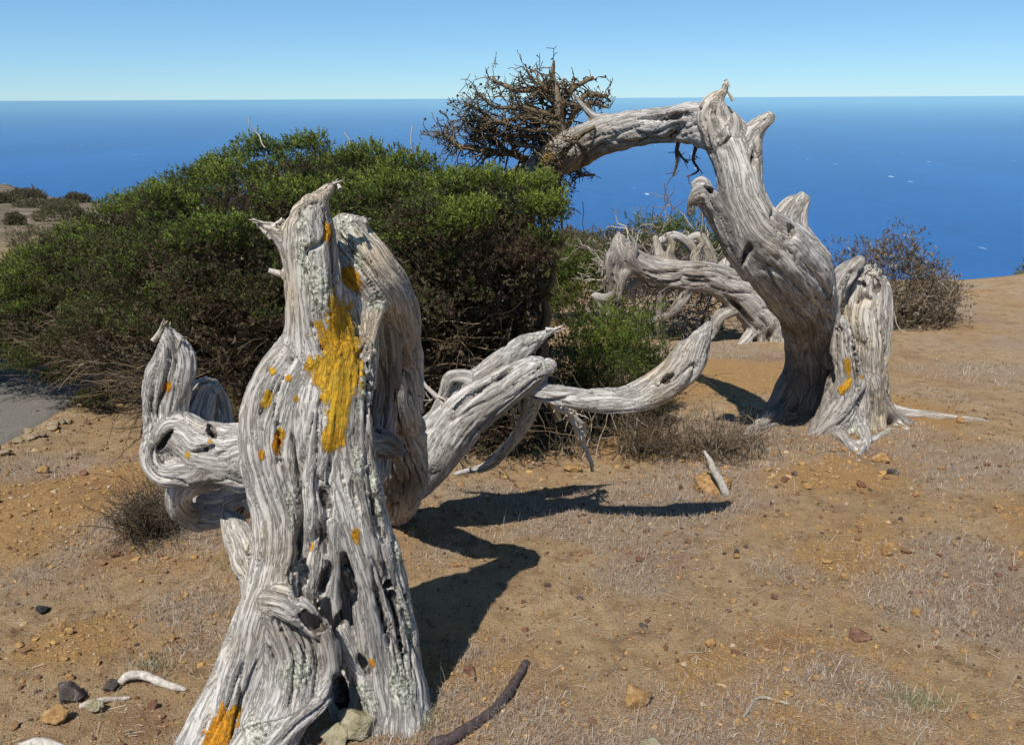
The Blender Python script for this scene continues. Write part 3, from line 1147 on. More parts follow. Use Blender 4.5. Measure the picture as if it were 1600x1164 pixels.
def poly_px(pts, rnd=None, wob=0.0, n=None):
    """polyline from (px,py,d,rpx) points"""
    c = np.array([P(*p[:3]) for p in pts])
    r = np.array([p[3] * px_size(w) for p, w in zip(pts, c)])
    L = np.concatenate([[0], np.cumsum(np.linalg.norm(np.diff(c, axis=0), axis=1))])
    t = np.linspace(0, L[-1], n or (len(pts) * 5))
    cc = catmull(L, c, t)
    if wob:
        cc = cc + wob * np.stack([perlin(np.stack([t * 9 + k * 31.7, t * 0 + cc[0, 0] * 50, t * 0 + 2.5], -1)) for k in range(3)], -1)
    return cc, np.interp(t, L, r)


# ------------------------------------------------------------------ leafy sprigs
def scatter(template, faces, pos, direc, size, rnd, flat=None):
    """copies of a small template (its axis along +Z) merged into one array"""
    n = len(pos)
    z = unit(direc)
    a = unit(np.cross(z, rnd.normal(size=(n, 3))))
    b = np.cross(z, a)
    M = np.stack([a, b, z], -1) * size[:, None, None]
    V = np.einsum('nij,kj->nki', M, template) + pos[:, None]
    k = len(template)
    Fc = faces[None] + (np.arange(n) * k)[:, None, None]
    return V.reshape(-1, 3), Fc.reshape(-1, faces.shape[1])


def sprig_template(rnd, n=9, spread=0.65, wide=1.0):
    """a little spray of scale-leaved shoots, about one unit long"""
    V, Fc = [], []
    for k in range(n):
        t = 0.08 + 0.62 * k / n
        d = unit(np.array([rnd.normal() * spread, rnd.normal() * spread, 1.0]))
        L = rnd.uniform(0.22, 0.42)
        p0 = np.array([rnd.normal() * 0.05, rnd.normal() * 0.05, t])
        sd = unit(np.cross(d, rnd.normal(size=3))) * rnd.uniform(0.055, 0.09) * wide
        o = len(V)
        V += [p0 - sd, p0 + sd + d * L * 0.25, p0 + d * L]
        Fc += [[o, o + 1, o + 2]]
    return np.array(V), np.array(Fc)


_srnd = np.random.default_rng(21)
SPRIGS = [sprig_template(_srnd, 10, 0.8) for _ in range(5)]
BROAD = [sprig_template(_srnd, 6, 0.9, 2.2) for _ in range(4)]
SPARSE = [sprig_template(_srnd, 4, 0.9) for _ in range(4)]


def foliage(pos, direc, size, tone, rnd, templates=SPRIGS):
    V, Fc, To, o = [], [], [], 0
    which = rnd.integers(0, len(templates), len(pos))
    for k, (tv, tf) in enumerate(templates):
        m_ = which == k
        if not m_.any():
            continue
        v, f = scatter(tv, tf, pos[m_], direc[m_], size[m_], rnd)
        V.append(v)
        Fc.append(f + o)
        To.append(np.repeat(tone[m_], len(tv)))
        o += len(v)
    return np.concatenate(V), np.concatenate(Fc), np.concatenate(To)


def puff_points(c, r, n, rnd, lowest=-0.35, squash=0.75):
    """points and outward directions on a leafy clump"""
    d = unit(rnd.normal(size=(int(n * 2.4), 3)))
    d = d[d[:, 2] > lowest + 0.25 * rnd.normal(size=len(d)) * 0.5][:n]
    rr = r * rnd.uniform(0.62, 1.06, len(d))
    rr = rr * (1 + 0.25 * perlin(d * 2.2 + c * 3.0))
    p = c + d * rr[:, None] * np.array([1, 1, squash])
    return p, d


# ------------------------------------------------------------------ haze over the sea
hb = np.array([[x, y, z] for x in (-150000, 150000) for y in (-150000, 150000) for z in (-1200, 2.6)], float)
hf = np.array([[0, 1, 3, 2], [4, 6, 7, 5], [0, 4, 5, 1], [2, 3, 7, 6], [0, 2, 6, 4], [1, 5, 7, 3]])
m = bpy.data.materials.new('sea_air')
m.use_nodes = True
nt = m.node_tree
nt.nodes.clear()
h_out = nt.nodes.new('ShaderNodeOutputMaterial')
h_vol = nt.nodes.new('ShaderNodeVolumePrincipled')
h_vol.inputs['Color'].default_value = (0.42, 0.78, 1.0, 1.0)
h_vol.inputs['Density'].default_value = 3.2e-5
h_vol.inputs['Anisotropy'].default_value = -0.35
nt.links.new(h_vol.outputs[0], h_out.inputs['Volume'])
haze = mesh_np('haze', hb, hf, m, smooth=False)
tag(haze, 'pale blue haze lying over the sea towards the horizon', 'haze', kind='stuff')

# ------------------------------------------------------------------ the twisted dead juniper in front
base = G(500, 1130)
front = thing('dead_juniper', base, 'twisted silver dead juniper splashed with orange lichen beside the green crown', 'tree')
T_ = Tube
front_tubes = [
    # core of the trunk
    T_([(512, 470, 2.33, 40), (505, 540, 2.32, 58), (485, 610, 2.32, 80), (468, 680, 2.31, 88), (474, 760, 2.31, 82), (490, 840, 2.34, 76), (505, 920, 2.38, 70),
        (515, 1000, 2.38, 66), (520, 1090, 2.34, 70), (515, 1180, 2.25, 80)], seed=1, twist=0.6),
    # left strand down to the long foot
    T_([(482, 540, 2.28, 32), (440, 605, 2.25, 50), (423, 680, 2.23, 52), (430, 760, 2.21, 46), (442, 830, 2.18, 44), (432, 895, 2.15, 42), (410, 955, 2.10, 40),
        (385, 1025, 2.05, 40), (355, 1105, 2.00, 46), (318, 1195, 1.94, 58)], seed=2, twist=0.9),
    # middle strand, broken off above the hollow
    T_([(520, 560, 2.27, 36), (505, 640, 2.22, 44), (500, 710, 2.19, 38), (502, 780, 2.17, 32), (500, 850, 2.16, 28), (497, 905, 2.15, 25), (492, 945, 2.16, 13, 0.6)], seed=3, twist=-0.5),
    # right strand to the right foot
    T_([(560, 560, 2.29, 26), (548, 640, 2.25, 34), (545, 710, 2.22, 40), (556, 780, 2.21, 44), (575, 850, 2.21, 44), (592, 920, 2.21, 44), (606, 1000, 2.21, 46),
        (618, 1080, 2.18, 50), (628, 1170, 2.10, 56)], seed=4, twist=0.5),
    T_([(535, 770, 2.17, 18), (552, 840, 2.16, 22), (570, 920, 2.15, 22), (580, 990, 2.14, 22), (590, 1060, 2.13, 22), (598, 1130, 2.10, 24)], seed=5, twist=0.4),
    # thin free strands across the hollow
    T_([(520, 820, 2.14, 13), (523, 880, 2.13, 9), (525, 940, 2.13, 10), (540, 1000, 2.12, 13), (562, 1050, 2.12, 14), (585, 1090, 2.12, 14)], seed=6),
    # swirl at the foot
    T_([(408, 935, 2.09, 20), (440, 938, 2.06, 24), (482, 965, 2.05, 22), (512, 1010, 2.05, 19), (518, 1055, 2.05, 18), (500, 1090, 2.03, 20), (455, 1118, 1.99, 26),
        (405, 1160, 1.94, 34), (370, 1200, 1.90, 40)], seed=7, twist=0.3),
    T_([(425, 965, 2.08, 36, 0.6), (452, 1030, 2.06, 44, 0.6), (445, 1090, 2.02, 48, 0.6), (405, 1160, 1.96, 52, 0.6)], seed=8, twist=0.5),
    T_([(555, 1000, 2.22, 24), (540, 1060, 2.20, 26), (545, 1130, 2.15, 26)], seed=9),
    # upper prong with its beak
    T_([(500, 560, 2.29, 48), (490, 480, 2.28, 45), (487, 420, 2.28, 43), (484, 370, 2.28, 40), (483, 340, 2.28, 33), (490, 322, 2.28, 22), (502, 308, 2.28, 13), (514, 296, 2.28, 10), (526, 282, 2.28, 4)], 'prong', seed=10, twist=0.7),
    T_([(476, 400, 2.28, 30), (456, 382, 2.27, 23), (438, 367, 2.26, 16), (424, 358, 2.25, 11), (412, 352, 2.245, 7)], 'prong', seed=11, lump=0.2),
    T_([(482, 440, 2.3, 8), (452, 431, 2.29, 5), (422, 424, 2.28, 4)], 'prong', seed=12),
    # lichen covered face between prong and shoulder
    T_([(538, 352, 2.42, 22, 0.5), (538, 430, 2.40, 34, 0.45), (545, 510, 2.37, 44, 0.5), (545, 590, 2.31, 40, 0.6), (532, 680, 2.26, 34, 0.7)], seed=13, twist=0.2),
    # shoulder arching over to the right and down behind
    T_([(538, 358, 2.44, 22), (556, 385, 2.42, 36), (582, 422, 2.41, 39), (604, 452, 2.45, 38), (620, 500, 2.56, 37), (626, 555, 2.74, 34), (625, 615, 2.82, 36),
        (628, 685, 3.05, 38), (632, 745, 3.30, 37), (618, 800, 3.68, 25), (608, 830, 3.85, 12)], 'shoulder', seed=14, twist=1.1),
    T_([(545, 352, 2.44, 12), (562, 348, 2.43, 8), (574, 343, 2.42, 6)], 'shoulder', seed=15),
    T_([(602, 455, 2.42, 13), (582, 510, 2.36, 12), (570, 580, 2.31, 12), (560, 650, 2.27, 12), (562, 700, 2.26, 12)], 'shoulder', seed=16),
    T_([(585, 470, 2.48, 34), (592, 540, 2.52, 34), (594, 610, 2.56, 30), (590, 680, 2.56, 26), (585, 740, 2.5, 26)], 'shoulder', seed=71, twist=0.4),
    # stub in the shade
    T_([(545, 690, 2.29, 30), (578, 692, 2.36, 28), (600, 694, 2.40, 24), (620, 702, 2.43, 16)], seed=17, twist=0.4),
    # left limb: saddle, upright blade, hooked shell
    T_([(440, 720, 2.45, 36), (395, 705, 2.60, 42), (350, 702, 2.70, 40), (305, 690, 2.76, 36), (270, 672, 2.78, 30), (248, 690, 2.77, 20), (240, 722, 2.77, 13)], 'limb', seed=18, twist=0.6),
    T_([(266, 700, 2.78, 28, 0.5), (256, 645, 2.78, 33, 0.45), (264, 595, 2.78, 38, 0.4), (272, 558, 2.78, 30, 0.4), (268, 532, 2.78, 17, 0.5), (261, 514, 2.78, 6)], 'limb', seed=19, twist=0.1, lump=0.2),
    T_([(246, 660, 2.84, 14), (240, 610, 2.86, 13), (248, 565, 2.86, 10)], 'limb', seed=72),
    T_([(300, 690, 2.86, 30, 0.6), (306, 640, 2.88, 28, 0.5), (322, 606, 2.92, 20, 0.5), (340, 628, 2.98, 18, 0.6), (346, 660, 2.98, 18, 0.6), (345, 690, 2.92, 20, 0.6)], 'limb', seed=20),
    T_([(325, 650, 3.02, 30, 0.5), (330, 700, 3.0, 30, 0.5)], 'limb', seed=73),
    T_([(243, 680, 2.76, 17), (235, 710, 2.74, 17), (250, 738, 2.73, 19), (290, 738, 2.72, 24), (335, 724, 2.70, 28), (375, 725, 2.64, 26)], 'limb', seed=21),
    T_([(405, 742, 2.60, 30), (345, 735, 2.74, 34), (300, 748, 2.80, 28), (280, 776, 2.84, 20), (288, 803, 2.90, 19), (318, 814, 2.98, 18), (360, 795, 2.98, 22), (400, 775, 2.85, 24)], 'limb', seed=22, twist=0.5),
    T_([(300, 782, 2.96, 30, 0.4), (330, 790, 2.97, 34, 0.35), (365, 775, 2.97, 36, 0.35), (400, 760, 2.92, 34, 0.4)], 'limb', seed=74),
    T_([(350, 792, 2.84, 9), (366, 822, 2.78, 19, 0.6), (386, 870, 2.64, 25, 0.6), (408, 930, 2.46, 28, 0.7), (425, 1000, 2.32, 30)], 'limb', seed=23, twist=0.4),
    # low branch to the right
    T_([(622, 760, 3.62, 36), (650, 735, 3.60, 42), (690, 690, 3.55, 42), (740, 640, 3.52, 36), (790, 605, 3.50, 30), (835, 578, 3.50, 22), (856, 572, 3.50, 14)], 'branch', seed=24, twist=0.9),
    T_([(655, 690, 3.68, 26), (700, 645, 3.66, 24), (745, 600, 3.66, 22), (790, 565, 3.66, 22), (822, 540, 3.66, 18), (842, 528, 3.66, 10), (868, 514, 3.66, 3)], 'branch', seed=25, twist=0.6),
    T_([(668, 665, 3.62, 7), (690, 620, 3.62, 8), (706, 588, 3.62, 10), (725, 588, 3.63, 11), (755, 610, 3.64, 10)], 'branch', seed=26),
    T_([(800, 590, 3.54, 20), (835, 610, 3.52, 16), (880, 618, 3.48, 18), (940, 625, 3.45, 20), (1000, 624, 3.42, 20), (1045, 600, 3.38, 24), (1075, 568, 3.35, 26), (1092, 536, 3.34, 18), (1107, 508, 3.33, 7)], 'branch', seed=27, twist=1.0),
    T_([(960, 622, 3.43, 12), (1010, 600, 3.42, 13), (1045, 575, 3.40, 14), (1070, 545, 3.37, 12)], 'branch', seed=28),
    T_([(838, 590, 3.54, 18), (832, 630, 3.60, 14), (815, 668, 3.72, 11), (790, 702, 3.85, 9), (758, 730, 3.98, 8), (710, 740, 4.05, 4)], 'branch', seed=29),
]
FRONT_CARVE_L = [([(335, 790), (365, 782)], 14, 12), ([(325, 655), (330, 680)], 8, 20), ([(290, 655), (285, 625)], 4, 10), ([(270, 672), (256, 686), (250, 706)], 6, 22), ([(300, 706), (330, 698)], 6, 14)]
FRONT_CARVE_B = [([(760, 600), (800, 575)], 5, 12), ([(950, 605), (985, 600)], 4, 8), ([(1030, 600), (1050, 585)], 4, 10), ([(700, 640), (780, 590)], 4, 9)]
FRONT_YEL_L = [(263, 606, 7, 10, 0.9), (325, 686, 4, 5, 0.6), (292, 712, 6, 6, 0.0)]
by = lambda *g: [t for t in front_tubes if t.group in g]
sculpt(by('trunk', 'prong', 'shoulder'), {'trunk': 'trunk', 'prong': 'prong', 'shoulder': 'shoulder'}, front, M_WOOD, voxel=0.0110, smooth=2, sub=1, blend=0.008, amp=1.15, under={'prong': 'trunk'},
       carve=[([(456, 680), (463, 770), (470, 860), (466, 930)], 6, 34), ([(474, 880), (468, 935)], 10, 40), ([(492, 735), (506, 775), (514, 810)], 6, 12), ([(600, 870), (618, 960), (632, 1040)], 4.5, 24),
              ([(582, 880), (600, 960), (612, 1010)], 4.5, 22), ([(632, 610), (635, 634)], 9, 40), ([(592, 590), (596, 640), (600, 670)], 7, 30), ([(512, 880), (510, 960)], 7, 40),
              ([(535, 865), (541, 930), (534, 990)], 10, 60), ([(470, 962), (510, 985)], 11, 46), ([(440, 985), (480, 1010), (490, 1050)], 6, 9), ([(420, 1010), (440, 1060)], 5, 8), ([(560, 1020), (575, 1060)], 7, 26),
              ([(530, 1060), (536, 1105)], 17, 60), ([(524, 362), (526, 420), (524, 480)], 5, 20), ([(580, 540), (576, 620), (572, 690)], 5, 20), ([(505, 620), (500, 700)], 3.5, 10), ([(570, 700), (590, 800), (606, 860)], 4.5, 18), ([(430, 620), (440, 720), (452, 800)], 3.5, 8), ([(545, 740), (560, 800)], 4, 12)],
       yellow=[(535, 520, 40, 62, 0.25), (520, 575, 34, 34, 0.15), (540, 580, 32, 60, 0.1), (535, 640, 18, 56, 0.1), (525, 685, 18, 22, 0.3), (548, 437, 16, 22, 0.5), (523, 362, 14, 15, 0.6),
               (488, 572, 11, 15, 0.2), (500, 590, 9, 15, 0.3), (413, 625, 9, 17, 0.1), (436, 694, 9, 18, 0.9), (437, 680, 7, 10, 0.2), (409, 710, 5, 8, 0.7), (450, 590, 5, 8, 0.5), (425, 580, 9, 7, 0.1),
               (505, 622, 5, 8, 0.3), (557, 835, 7, 15, 0.5), (481, 858, 6, 6, 0.6), (345, 1140, 22, 38, 0.8), (365, 1118, 12, 18, 0.7), (330, 1160, 16, 18, 0.8), (580, 1036, 5, 8, 0.8), (465, 622, 5, 6, 0.3)],
       grey=[(478, 400, 26, 70), (500, 450, 24, 60), (515, 480, 18, 40), (545, 390, 24, 40), (590, 470, 22, 30), (572, 600, 9, 60), (590, 780, 14, 70), (560, 720, 10, 40), (455, 800, 8, 80), (465, 1050, 34, 40), (400, 1140, 30, 30),
             (640, 960, 16, 90), (630, 1070, 26, 60), (540, 350, 26, 20), (470, 345, 14, 30), (620, 860, 16, 40), (560, 1090, 30, 40)],
       stain_shades=[(615, 540, 40, 0.8), (625, 600, 70, 1.0), (630, 690, 70, 1.0), (625, 770, 60, 0.9), (595, 690, 40, 0.7), (450, 1000, 40, 0.55), (470, 1030, 40, 0.5), (500, 1000, 45, 0.6)], seed=1,
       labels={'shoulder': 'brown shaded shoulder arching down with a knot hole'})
sculpt(by('limb'), {'limb': 'limb'}, front, M_WOOD, voxel=0.0068, blend=0.009, seed=2, carve=FRONT_CARVE_L, yellow=FRONT_YEL_L, stain_shades=[(335, 780, 45, 0.8), (330, 660, 22, 0.5), (258, 690, 16, 0.5)], labels={'limb': 'bleached limb with an upright blade and a hooked loop'})
low = sculpt(by('branch'), {'branch': 'branch'}, front, M_WOOD, voxel=0.0075, blend=0.008, seed=3, carve=FRONT_CARVE_B, grey=[(850, 570, 10, 14), (830, 640, 12, 30)], labels={'branch': 'low pale branch reaching out with an upturned end'})

# ------------------------------------------------------------------ thin dead twigs of the front juniper
SPLINT = []


def twig_obj(name, polys, mat, parent, sides=6, label=None):
    v, f, t = tubes_np(polys, sides)
    o = mesh_np(name, v, f, mat, parent, {'tone': t})
    if label:
        o['label'] = label
    return o


c, r = poly_px([(480, 440, 2.3, 9), (452, 431, 2.29, 6.5), (436, 428, 2.285, 5.5), (420, 422, 2.28, 4)], wob=0.004)
twig_obj('twig', [(c, r, 0.95)], M_TWIG_PALE, front)
rn = np.random.default_rng(9)
for (px, py, d, dx, dy, L, r, k) in [(414, 353, 2.25, -1, -0.45, 16, 5, 5), (418, 357, 2.25, -1, 0.1, 10, 4, 3), (262, 518, 2.78, -0.1, -1, 16, 5, 6), (276, 540, 2.78, 0.4, -1, 12, 4, 4), (522, 288, 2.28, 0.6, -1, 14, 4, 4), (566, 346, 2.43, 1, -0.3, 14, 5, 4),
                              (866, 516, 3.66, 1, -0.6, 14, 4, 4), (616, 703, 2.43, 1, 0.2, 12, 5, 4), (492, 948, 2.14, 0.1, 1, 16, 5, 6), (1354, 430, 5.5, -0.1, -1, 13, 5, 5), (1368, 434, 5.5, 0.2, -1, 11, 5, 4), (1133, 136, 4.95, 0.3, -1, 9, 3, 3), (967, 368, 8.7, 0, -1, 14, 4, 5)]:
    for m_ in range(k):
        a0 = P(px + rn.normal() * 5, py + rn.normal() * 4, d)
        b0 = P(px + dx * L * rn.uniform(0.5, 1.3) + rn.normal() * 4, py + dy * L * rn.uniform(0.5, 1.3) + rn.normal() * 4, d + rn.normal() * 0.01)
        a0 = a0 - (b0 - a0) * 0.9
        cc = np.linspace(a0, b0, 6) + rn.normal(size=(6, 3)) * 0.0012
        twig_obj('splinter', [(cc, np.linspace(1, 0.12, 6) * r * px_size(a0), rn.uniform(0.6, 1.0))], M_TWIG_PALE, None if px > 900 else front, 5) if px <= 900 else SPLINT.append((px, cc, np.linspace(1, 0.12, 6) * r * px_size(a0), rn.uniform(0.6, 1.0)))
pl = []
for a in ([(838, 590, 3.6, 6), (870, 620, 3.7, 5), (900, 660, 3.85, 5), (915, 700, 4.0, 4), (925, 738, 4.1, 3)], [(845, 620, 3.62, 4), (880, 640, 3.7, 4), (912, 690, 3.95, 3)],
          [(700, 640, 3.6, 5), (675, 610, 3.62, 4), (668, 585, 3.64, 2)], [(820, 660, 3.7, 4), (808, 640, 3.66, 3), (800, 610, 3.6, 3)]):
    c, r = poly_px(a, wob=0.03)
    pl.append((c, r, 0.8))
    for k in range(4):
        i = rn.integers(3, len(c) - 3)
        grow(c[i], unit(rn.normal(size=3)), 0.12, r[i] * 0.5, 1, rn, pl, 2, tone=(0.4, 0.9))
tw = twig_obj('twigs', pl, M_TWIG_PALE, front)
tw['kind'] = 'stuff'
reparent(tw, low['branch'])

# ------------------------------------------------------------------ the arched dead juniper
arch = thing('arched_juniper', G(1290, 660), 'tall dead juniper arching over with a bare twig head against the sea', 'tree')
def root_tube(pts, group, seed):
    w = []
    for px, py, r in pts:
        g0 = G(px, py)
        rr = r * px_size(g0)
        w.append((g0[0], g0[1], g0[2] + 0.25 * rr, rr))
    return Tube(w, group, world=True, seed=seed)


arch_tubes = [
    T_([(1238, 690, 5.78, 44), (1250, 640, 5.74, 46), (1262, 590, 5.72, 38), (1266, 540, 5.64, 38), (1262, 490, 5.42, 44), (1243, 445, 5.14, 55), (1212, 400, 4.92, 53), (1178, 358, 4.85, 45),
        (1160, 310, 4.85, 37), (1152, 265, 4.88, 33), (1140, 225, 4.94, 34)], seed=31, twist=0.5),
    T_([(1222, 690, 5.70, 26), (1238, 640, 5.68, 26), (1256, 580, 5.66, 24), (1276, 520, 5.60, 24), (1282, 460, 5.42, 22), (1266, 415, 5.20, 28), (1237, 385, 5.04, 32), (1202, 355, 4.94, 28)], seed=32, twist=0.6),
    T_([(1270, 690, 5.78, 34), (1278, 640, 5.75, 30), (1285, 580, 5.72, 24), (1290, 520, 5.68, 18)], seed=33),
    # arch
    T_([(1165, 270, 4.90, 26), (1150, 232, 4.93, 34), (1120, 205, 5.12, 36), (1080, 194, 5.42, 31), (1030, 198, 5.80, 25), (975, 205, 6.20, 27), (925, 219, 6.52, 29), (885, 240, 6.75, 31), (850, 258, 6.95, 24),
        (815, 274, 7.15, 15), (780, 288, 7.4, 8)], 'limb', seed=34, twist=0.8),
    T_([(1130, 185, 5.05, 18), (1090, 176, 5.36, 13), (1045, 178, 5.70, 10), (995, 182, 6.06, 9), (950, 190, 6.36, 12), (925, 182, 6.5, 8), (908, 164, 6.58, 5.5), (896, 148, 6.62, 3)], 'limb', seed=35, twist=0.4),
    # prongs
    T_([(1125, 215, 4.95, 24), (1112, 180, 4.96, 24), (1114, 162, 4.96, 16), (1124, 150, 4.95, 9), (1131, 142, 4.95, 7), (1134, 132, 4.95, 5)], 'prong', seed=36),
    T_([(1164, 275, 4.88, 18), (1168, 250, 4.88, 20), (1172, 222, 4.87, 19), (1180, 204, 4.86, 16), (1190, 193, 4.85, 14), (1201, 185, 4.84, 11)], 'prong', seed=37),
    T_([(1150, 240, 4.88, 18), (1150, 212, 4.87, 14), (1151, 196, 4.86, 11), (1147, 181, 4.85, 6)], 'prong', seed=38),
    # hooked plate on the left
    T_([(1172, 425, 4.84, 18), (1150, 392, 4.78, 18), (1130, 352, 4.73, 19), (1112, 322, 4.71, 19), (1098, 304, 4.70, 16), (1084, 312, 4.71, 10), (1078, 334, 4.73, 6)], 'plate', seed=39, twist=0.3),
    T_([(1105, 315, 4.75, 14), (1102, 296, 4.76, 13), (1096, 284, 4.76, 10), (1084, 290, 4.76, 7)], 'plate', seed=40),
    # right hand slabs
    T_([(1362, 428, 5.52, 18, 0.5), (1358, 455, 5.50, 31, 0.4), (1356, 500, 5.46, 36, 0.4), (1356, 550, 5.42, 32, 0.4), (1354, 600, 5.42, 27, 0.5), (1354, 645, 5.46, 28, 0.6), (1356, 690, 5.40, 28)], 'slab', seed=41, twist=0.1),
    T_([(1312, 500, 5.30, 11, 0.5), (1316, 540, 5.30, 20, 0.5), (1321, 590, 5.32, 26, 0.5), (1318, 640, 5.38, 32, 0.6), (1318, 690, 5.32, 34)], 'slab', seed=42, twist=0.1),
    T_([(1300, 560, 5.50, 18), (1298, 500, 5.48, 17), (1304, 455, 5.48, 16), (1318, 430, 5.48, 17), (1342, 408, 5.48, 10)], 'slab', seed=43),
    # stub behind
    T_([(1272, 415, 5.40, 24), (1250, 385, 5.42, 26), (1228, 360, 5.44, 24), (1228, 336, 5.44, 19), (1240, 320, 5.44, 15), (1250, 310, 5.44, 11)], 'stub', seed=44, twist=0.5),
    T_([(1282, 400, 5.38, 16), (1266, 378, 5.40, 12), (1252, 352, 5.42, 11), (1254, 325, 5.43, 9), (1260, 312, 5.44, 6)], 'stub', seed=45),
    # flared feet
    T_([(1242, 600, 5.70, 26), (1220, 640, 5.66, 24), (1196, 668, 5.62, 15), (1182, 684, 5.58, 8)], seed=75),
    T_([(1322, 600, 5.34, 28), (1302, 645, 5.32, 24), (1280, 672, 5.28, 15), (1262, 690, 5.22, 8)], 'slab', seed=76),
    T_([(1334, 610, 5.36, 22), (1343, 655, 5.32, 17), (1346, 685, 5.24, 10), (1343, 705, 5.18, 6)], 'slab', seed=77),
    T_([(1358, 590, 5.44, 26), (1372, 625, 5.46, 20), (1396, 650, 5.48, 12), (1425, 662, 5.50, 6)], 'slab', seed=78),
    # roots running out over the soil
    root_tube([(1340, 640, 20), (1372, 640, 15), (1410, 648, 10), (1460, 652, 7), (1545, 658, 3)], 'root', 46),
    root_tube([(1370, 648, 11), (1392, 660, 8), (1420, 672, 4)], 'root', 48),
    root_tube([(1330, 660, 18), (1345, 680, 12), (1352, 698, 7), (1342, 712, 4)], 'rootb', 47),
    root_tube([(1334, 698, 7), (1362, 690, 6), (1392, 672, 5)], 'rootb', 50),
    root_tube([(1215, 650, 13), (1245, 658, 12), (1285, 668, 11), (1312, 684, 10), (1335, 704, 7)], 'rootc', 49),
    root_tube([(1235, 655, 24), (1205, 662, 17), (1180, 672, 9), (1160, 684, 4)], 'rootd', 83),
]
am = sculpt(arch_tubes, {'trunk': 'trunk', 'limb': 'limb', 'prong': 'prong', 'plate': 'plate', 'slab': 'slab', 'stub': 'stub', 'root': 'root', 'rootb': 'root', 'rootc': 'root', 'rootd': 'root'}, arch, M_WOOD_FAR, voxel=0.0125, smooth=2, blend=0.010, grain=1.45, amp=1.05, seed=4, under={'prong': 'trunk', 'plate': 'trunk', 'stub': 'trunk', 'root': 'trunk'},
       carve=[([(1090, 172), (1040, 180), (985, 182)], 6, 14), ([(1118, 296), (1112, 290)], 8, 16), ([(1160, 420), (1172, 380)], 5, 14), ([(1118, 236), (1130, 222), (1140, 214)], 4, 8), ([(1100, 290), (1115, 285)], 6, 12), ([(1245, 345), (1240, 370)], 9, 22), ([(1334, 474), (1350, 466), (1358, 470)], 6, 9), ([(1340, 520), (1338, 570), (1342, 620)], 4, 14), ([(1352, 430), (1350, 450)], 5, 12), ([(1368, 436), (1370, 452)], 4, 9),
              ([(1282, 560), (1285, 620)], 8, 20), ([(1175, 240), (1178, 262)], 5, 10), ([(1306, 520), (1304, 480), (1318, 445)], 5, 10)],
       yellow=[(1323, 575, 5, 16, 0.4), (1322, 600, 6, 12, 0.4), (1312, 610, 5, 9, 0.5), (1350, 590, 3, 4, 0.5), (845, 250, 10, 20, 0.0)],
       grey=[(1330, 660, 12, 30), (880, 240, 14, 20)], stain_shades=[(1250, 600, 70, 1.0), (1255, 530, 50, 0.95), (1245, 650, 70, 1.0), (1280, 560, 40, 0.9), (900, 240, 50, 0.5), (1230, 350, 20, 0.6)],  # lower trunk: dark brown wood, plus painted shade below the bulge
       labels={'limb': 'grey arching limb that bends down to the bare twigs', 'slab': 'pale split slab of trunk with an orange lichen streak', 'plate': 'hooked plate of wood curling off the trunk'})

for px_, cc, rr_, tn_ in SPLINT:
    if px_ > 970:
        reparent(twig_obj('splinter', [(cc, rr_, tn_)], M_TWIG_PALE, arch, 5), am['slab'] if px_ > 1300 else am['trunk'])
# bare twig head
rn = np.random.default_rng(17)
mains = [
    [(885, 245, 6.0, 11), (878, 205, 5.95, 10), (872, 170, 5.92, 9), (868, 140, 5.92, 7), (864, 118, 5.92, 5), (866, 96, 5.9, 2)],
    [(872, 170, 5.92, 6), (895, 140, 5.95, 5), (925, 122, 5.98, 3)],
    [(870, 160, 5.92, 6), (835, 142, 5.9, 4.5), (800, 140, 5.9, 4), (770, 122, 5.88, 2.2)],
    [(870, 150, 5.92, 5), (845, 132, 5.9, 4), (838, 118, 5.9, 2)],
    [(868, 185, 5.9, 5), (820, 168, 5.85, 4), (775, 165, 5.8, 3), (742, 142, 5.8, 2)],
    [(872, 195, 5.9, 5), (820, 185, 5.8, 4), (770, 190, 5.8, 3), (736, 175, 5.8, 2)],
    [(835, 252, 6.2, 7), (790, 240, 6.0, 6), (745, 232, 5.9, 5), (715, 228, 5.85, 4), (695, 215, 5.85, 3), (680, 209, 5.85, 2)],
    [(790, 236, 6.0, 5), (760, 215, 5.95, 4), (735, 222, 5.9, 3)],
    [(710, 226, 5.85, 2.4), (708, 205, 5.85, 2), (704, 190, 5.85, 1.5)],
    [(880, 215, 5.95, 5), (830, 215, 5.9, 4), (780, 210, 5.85, 3), (740, 205, 5.85, 2)],
    [(885, 200, 5.95, 6), (905, 165, 5.9, 5), (915, 150, 5.9, 4), (940, 148, 5.9, 3), (955, 160, 5.9, 2)],
    [(905, 170, 5.9, 4), (930, 160, 5.88, 3), (950, 170, 5.88, 2)],
    [(868, 205, 5.9, 5), (810, 200, 5.82, 4), (760, 178, 5.8, 3), (728, 160, 5.8, 2)],
    [(860, 235, 6.0, 5), (800, 222, 5.9, 4), (748, 190, 5.85, 3), (722, 188, 5.85, 2)],
    [(862, 255, 6.1, 6), (850, 225, 6.0, 5), (840, 190, 5.95, 4), (820, 160, 5.9, 3)],
    [(928, 198, 5.42, 4), (895, 225, 5.46, 4), (880, 250, 5.52, 4), (868, 280, 5.6, 3)],
    [(885, 258, 6.0, 5), (875, 285, 5.95, 4), (878, 305, 5.9, 3), (868, 330, 5.9, 2)],
    [(895, 255, 5.98, 3), (905, 270, 5.95, 3), (928, 274, 5.93, 2)],
    [(860, 262, 6.05, 4), (874, 320, 5.95, 3), (880, 360, 5.95, 2)],
]
mp_ = []
for a in mains:
    c, r = poly_px([(q_[0], q_[1], q_[2] + 0.88, q_[3]) for q_ in a], wob=0.02)
    mp_.append((c, np.maximum(r * 0.9, 0.0045), 0.45 + 0.35 * rn.random()))
fine = []
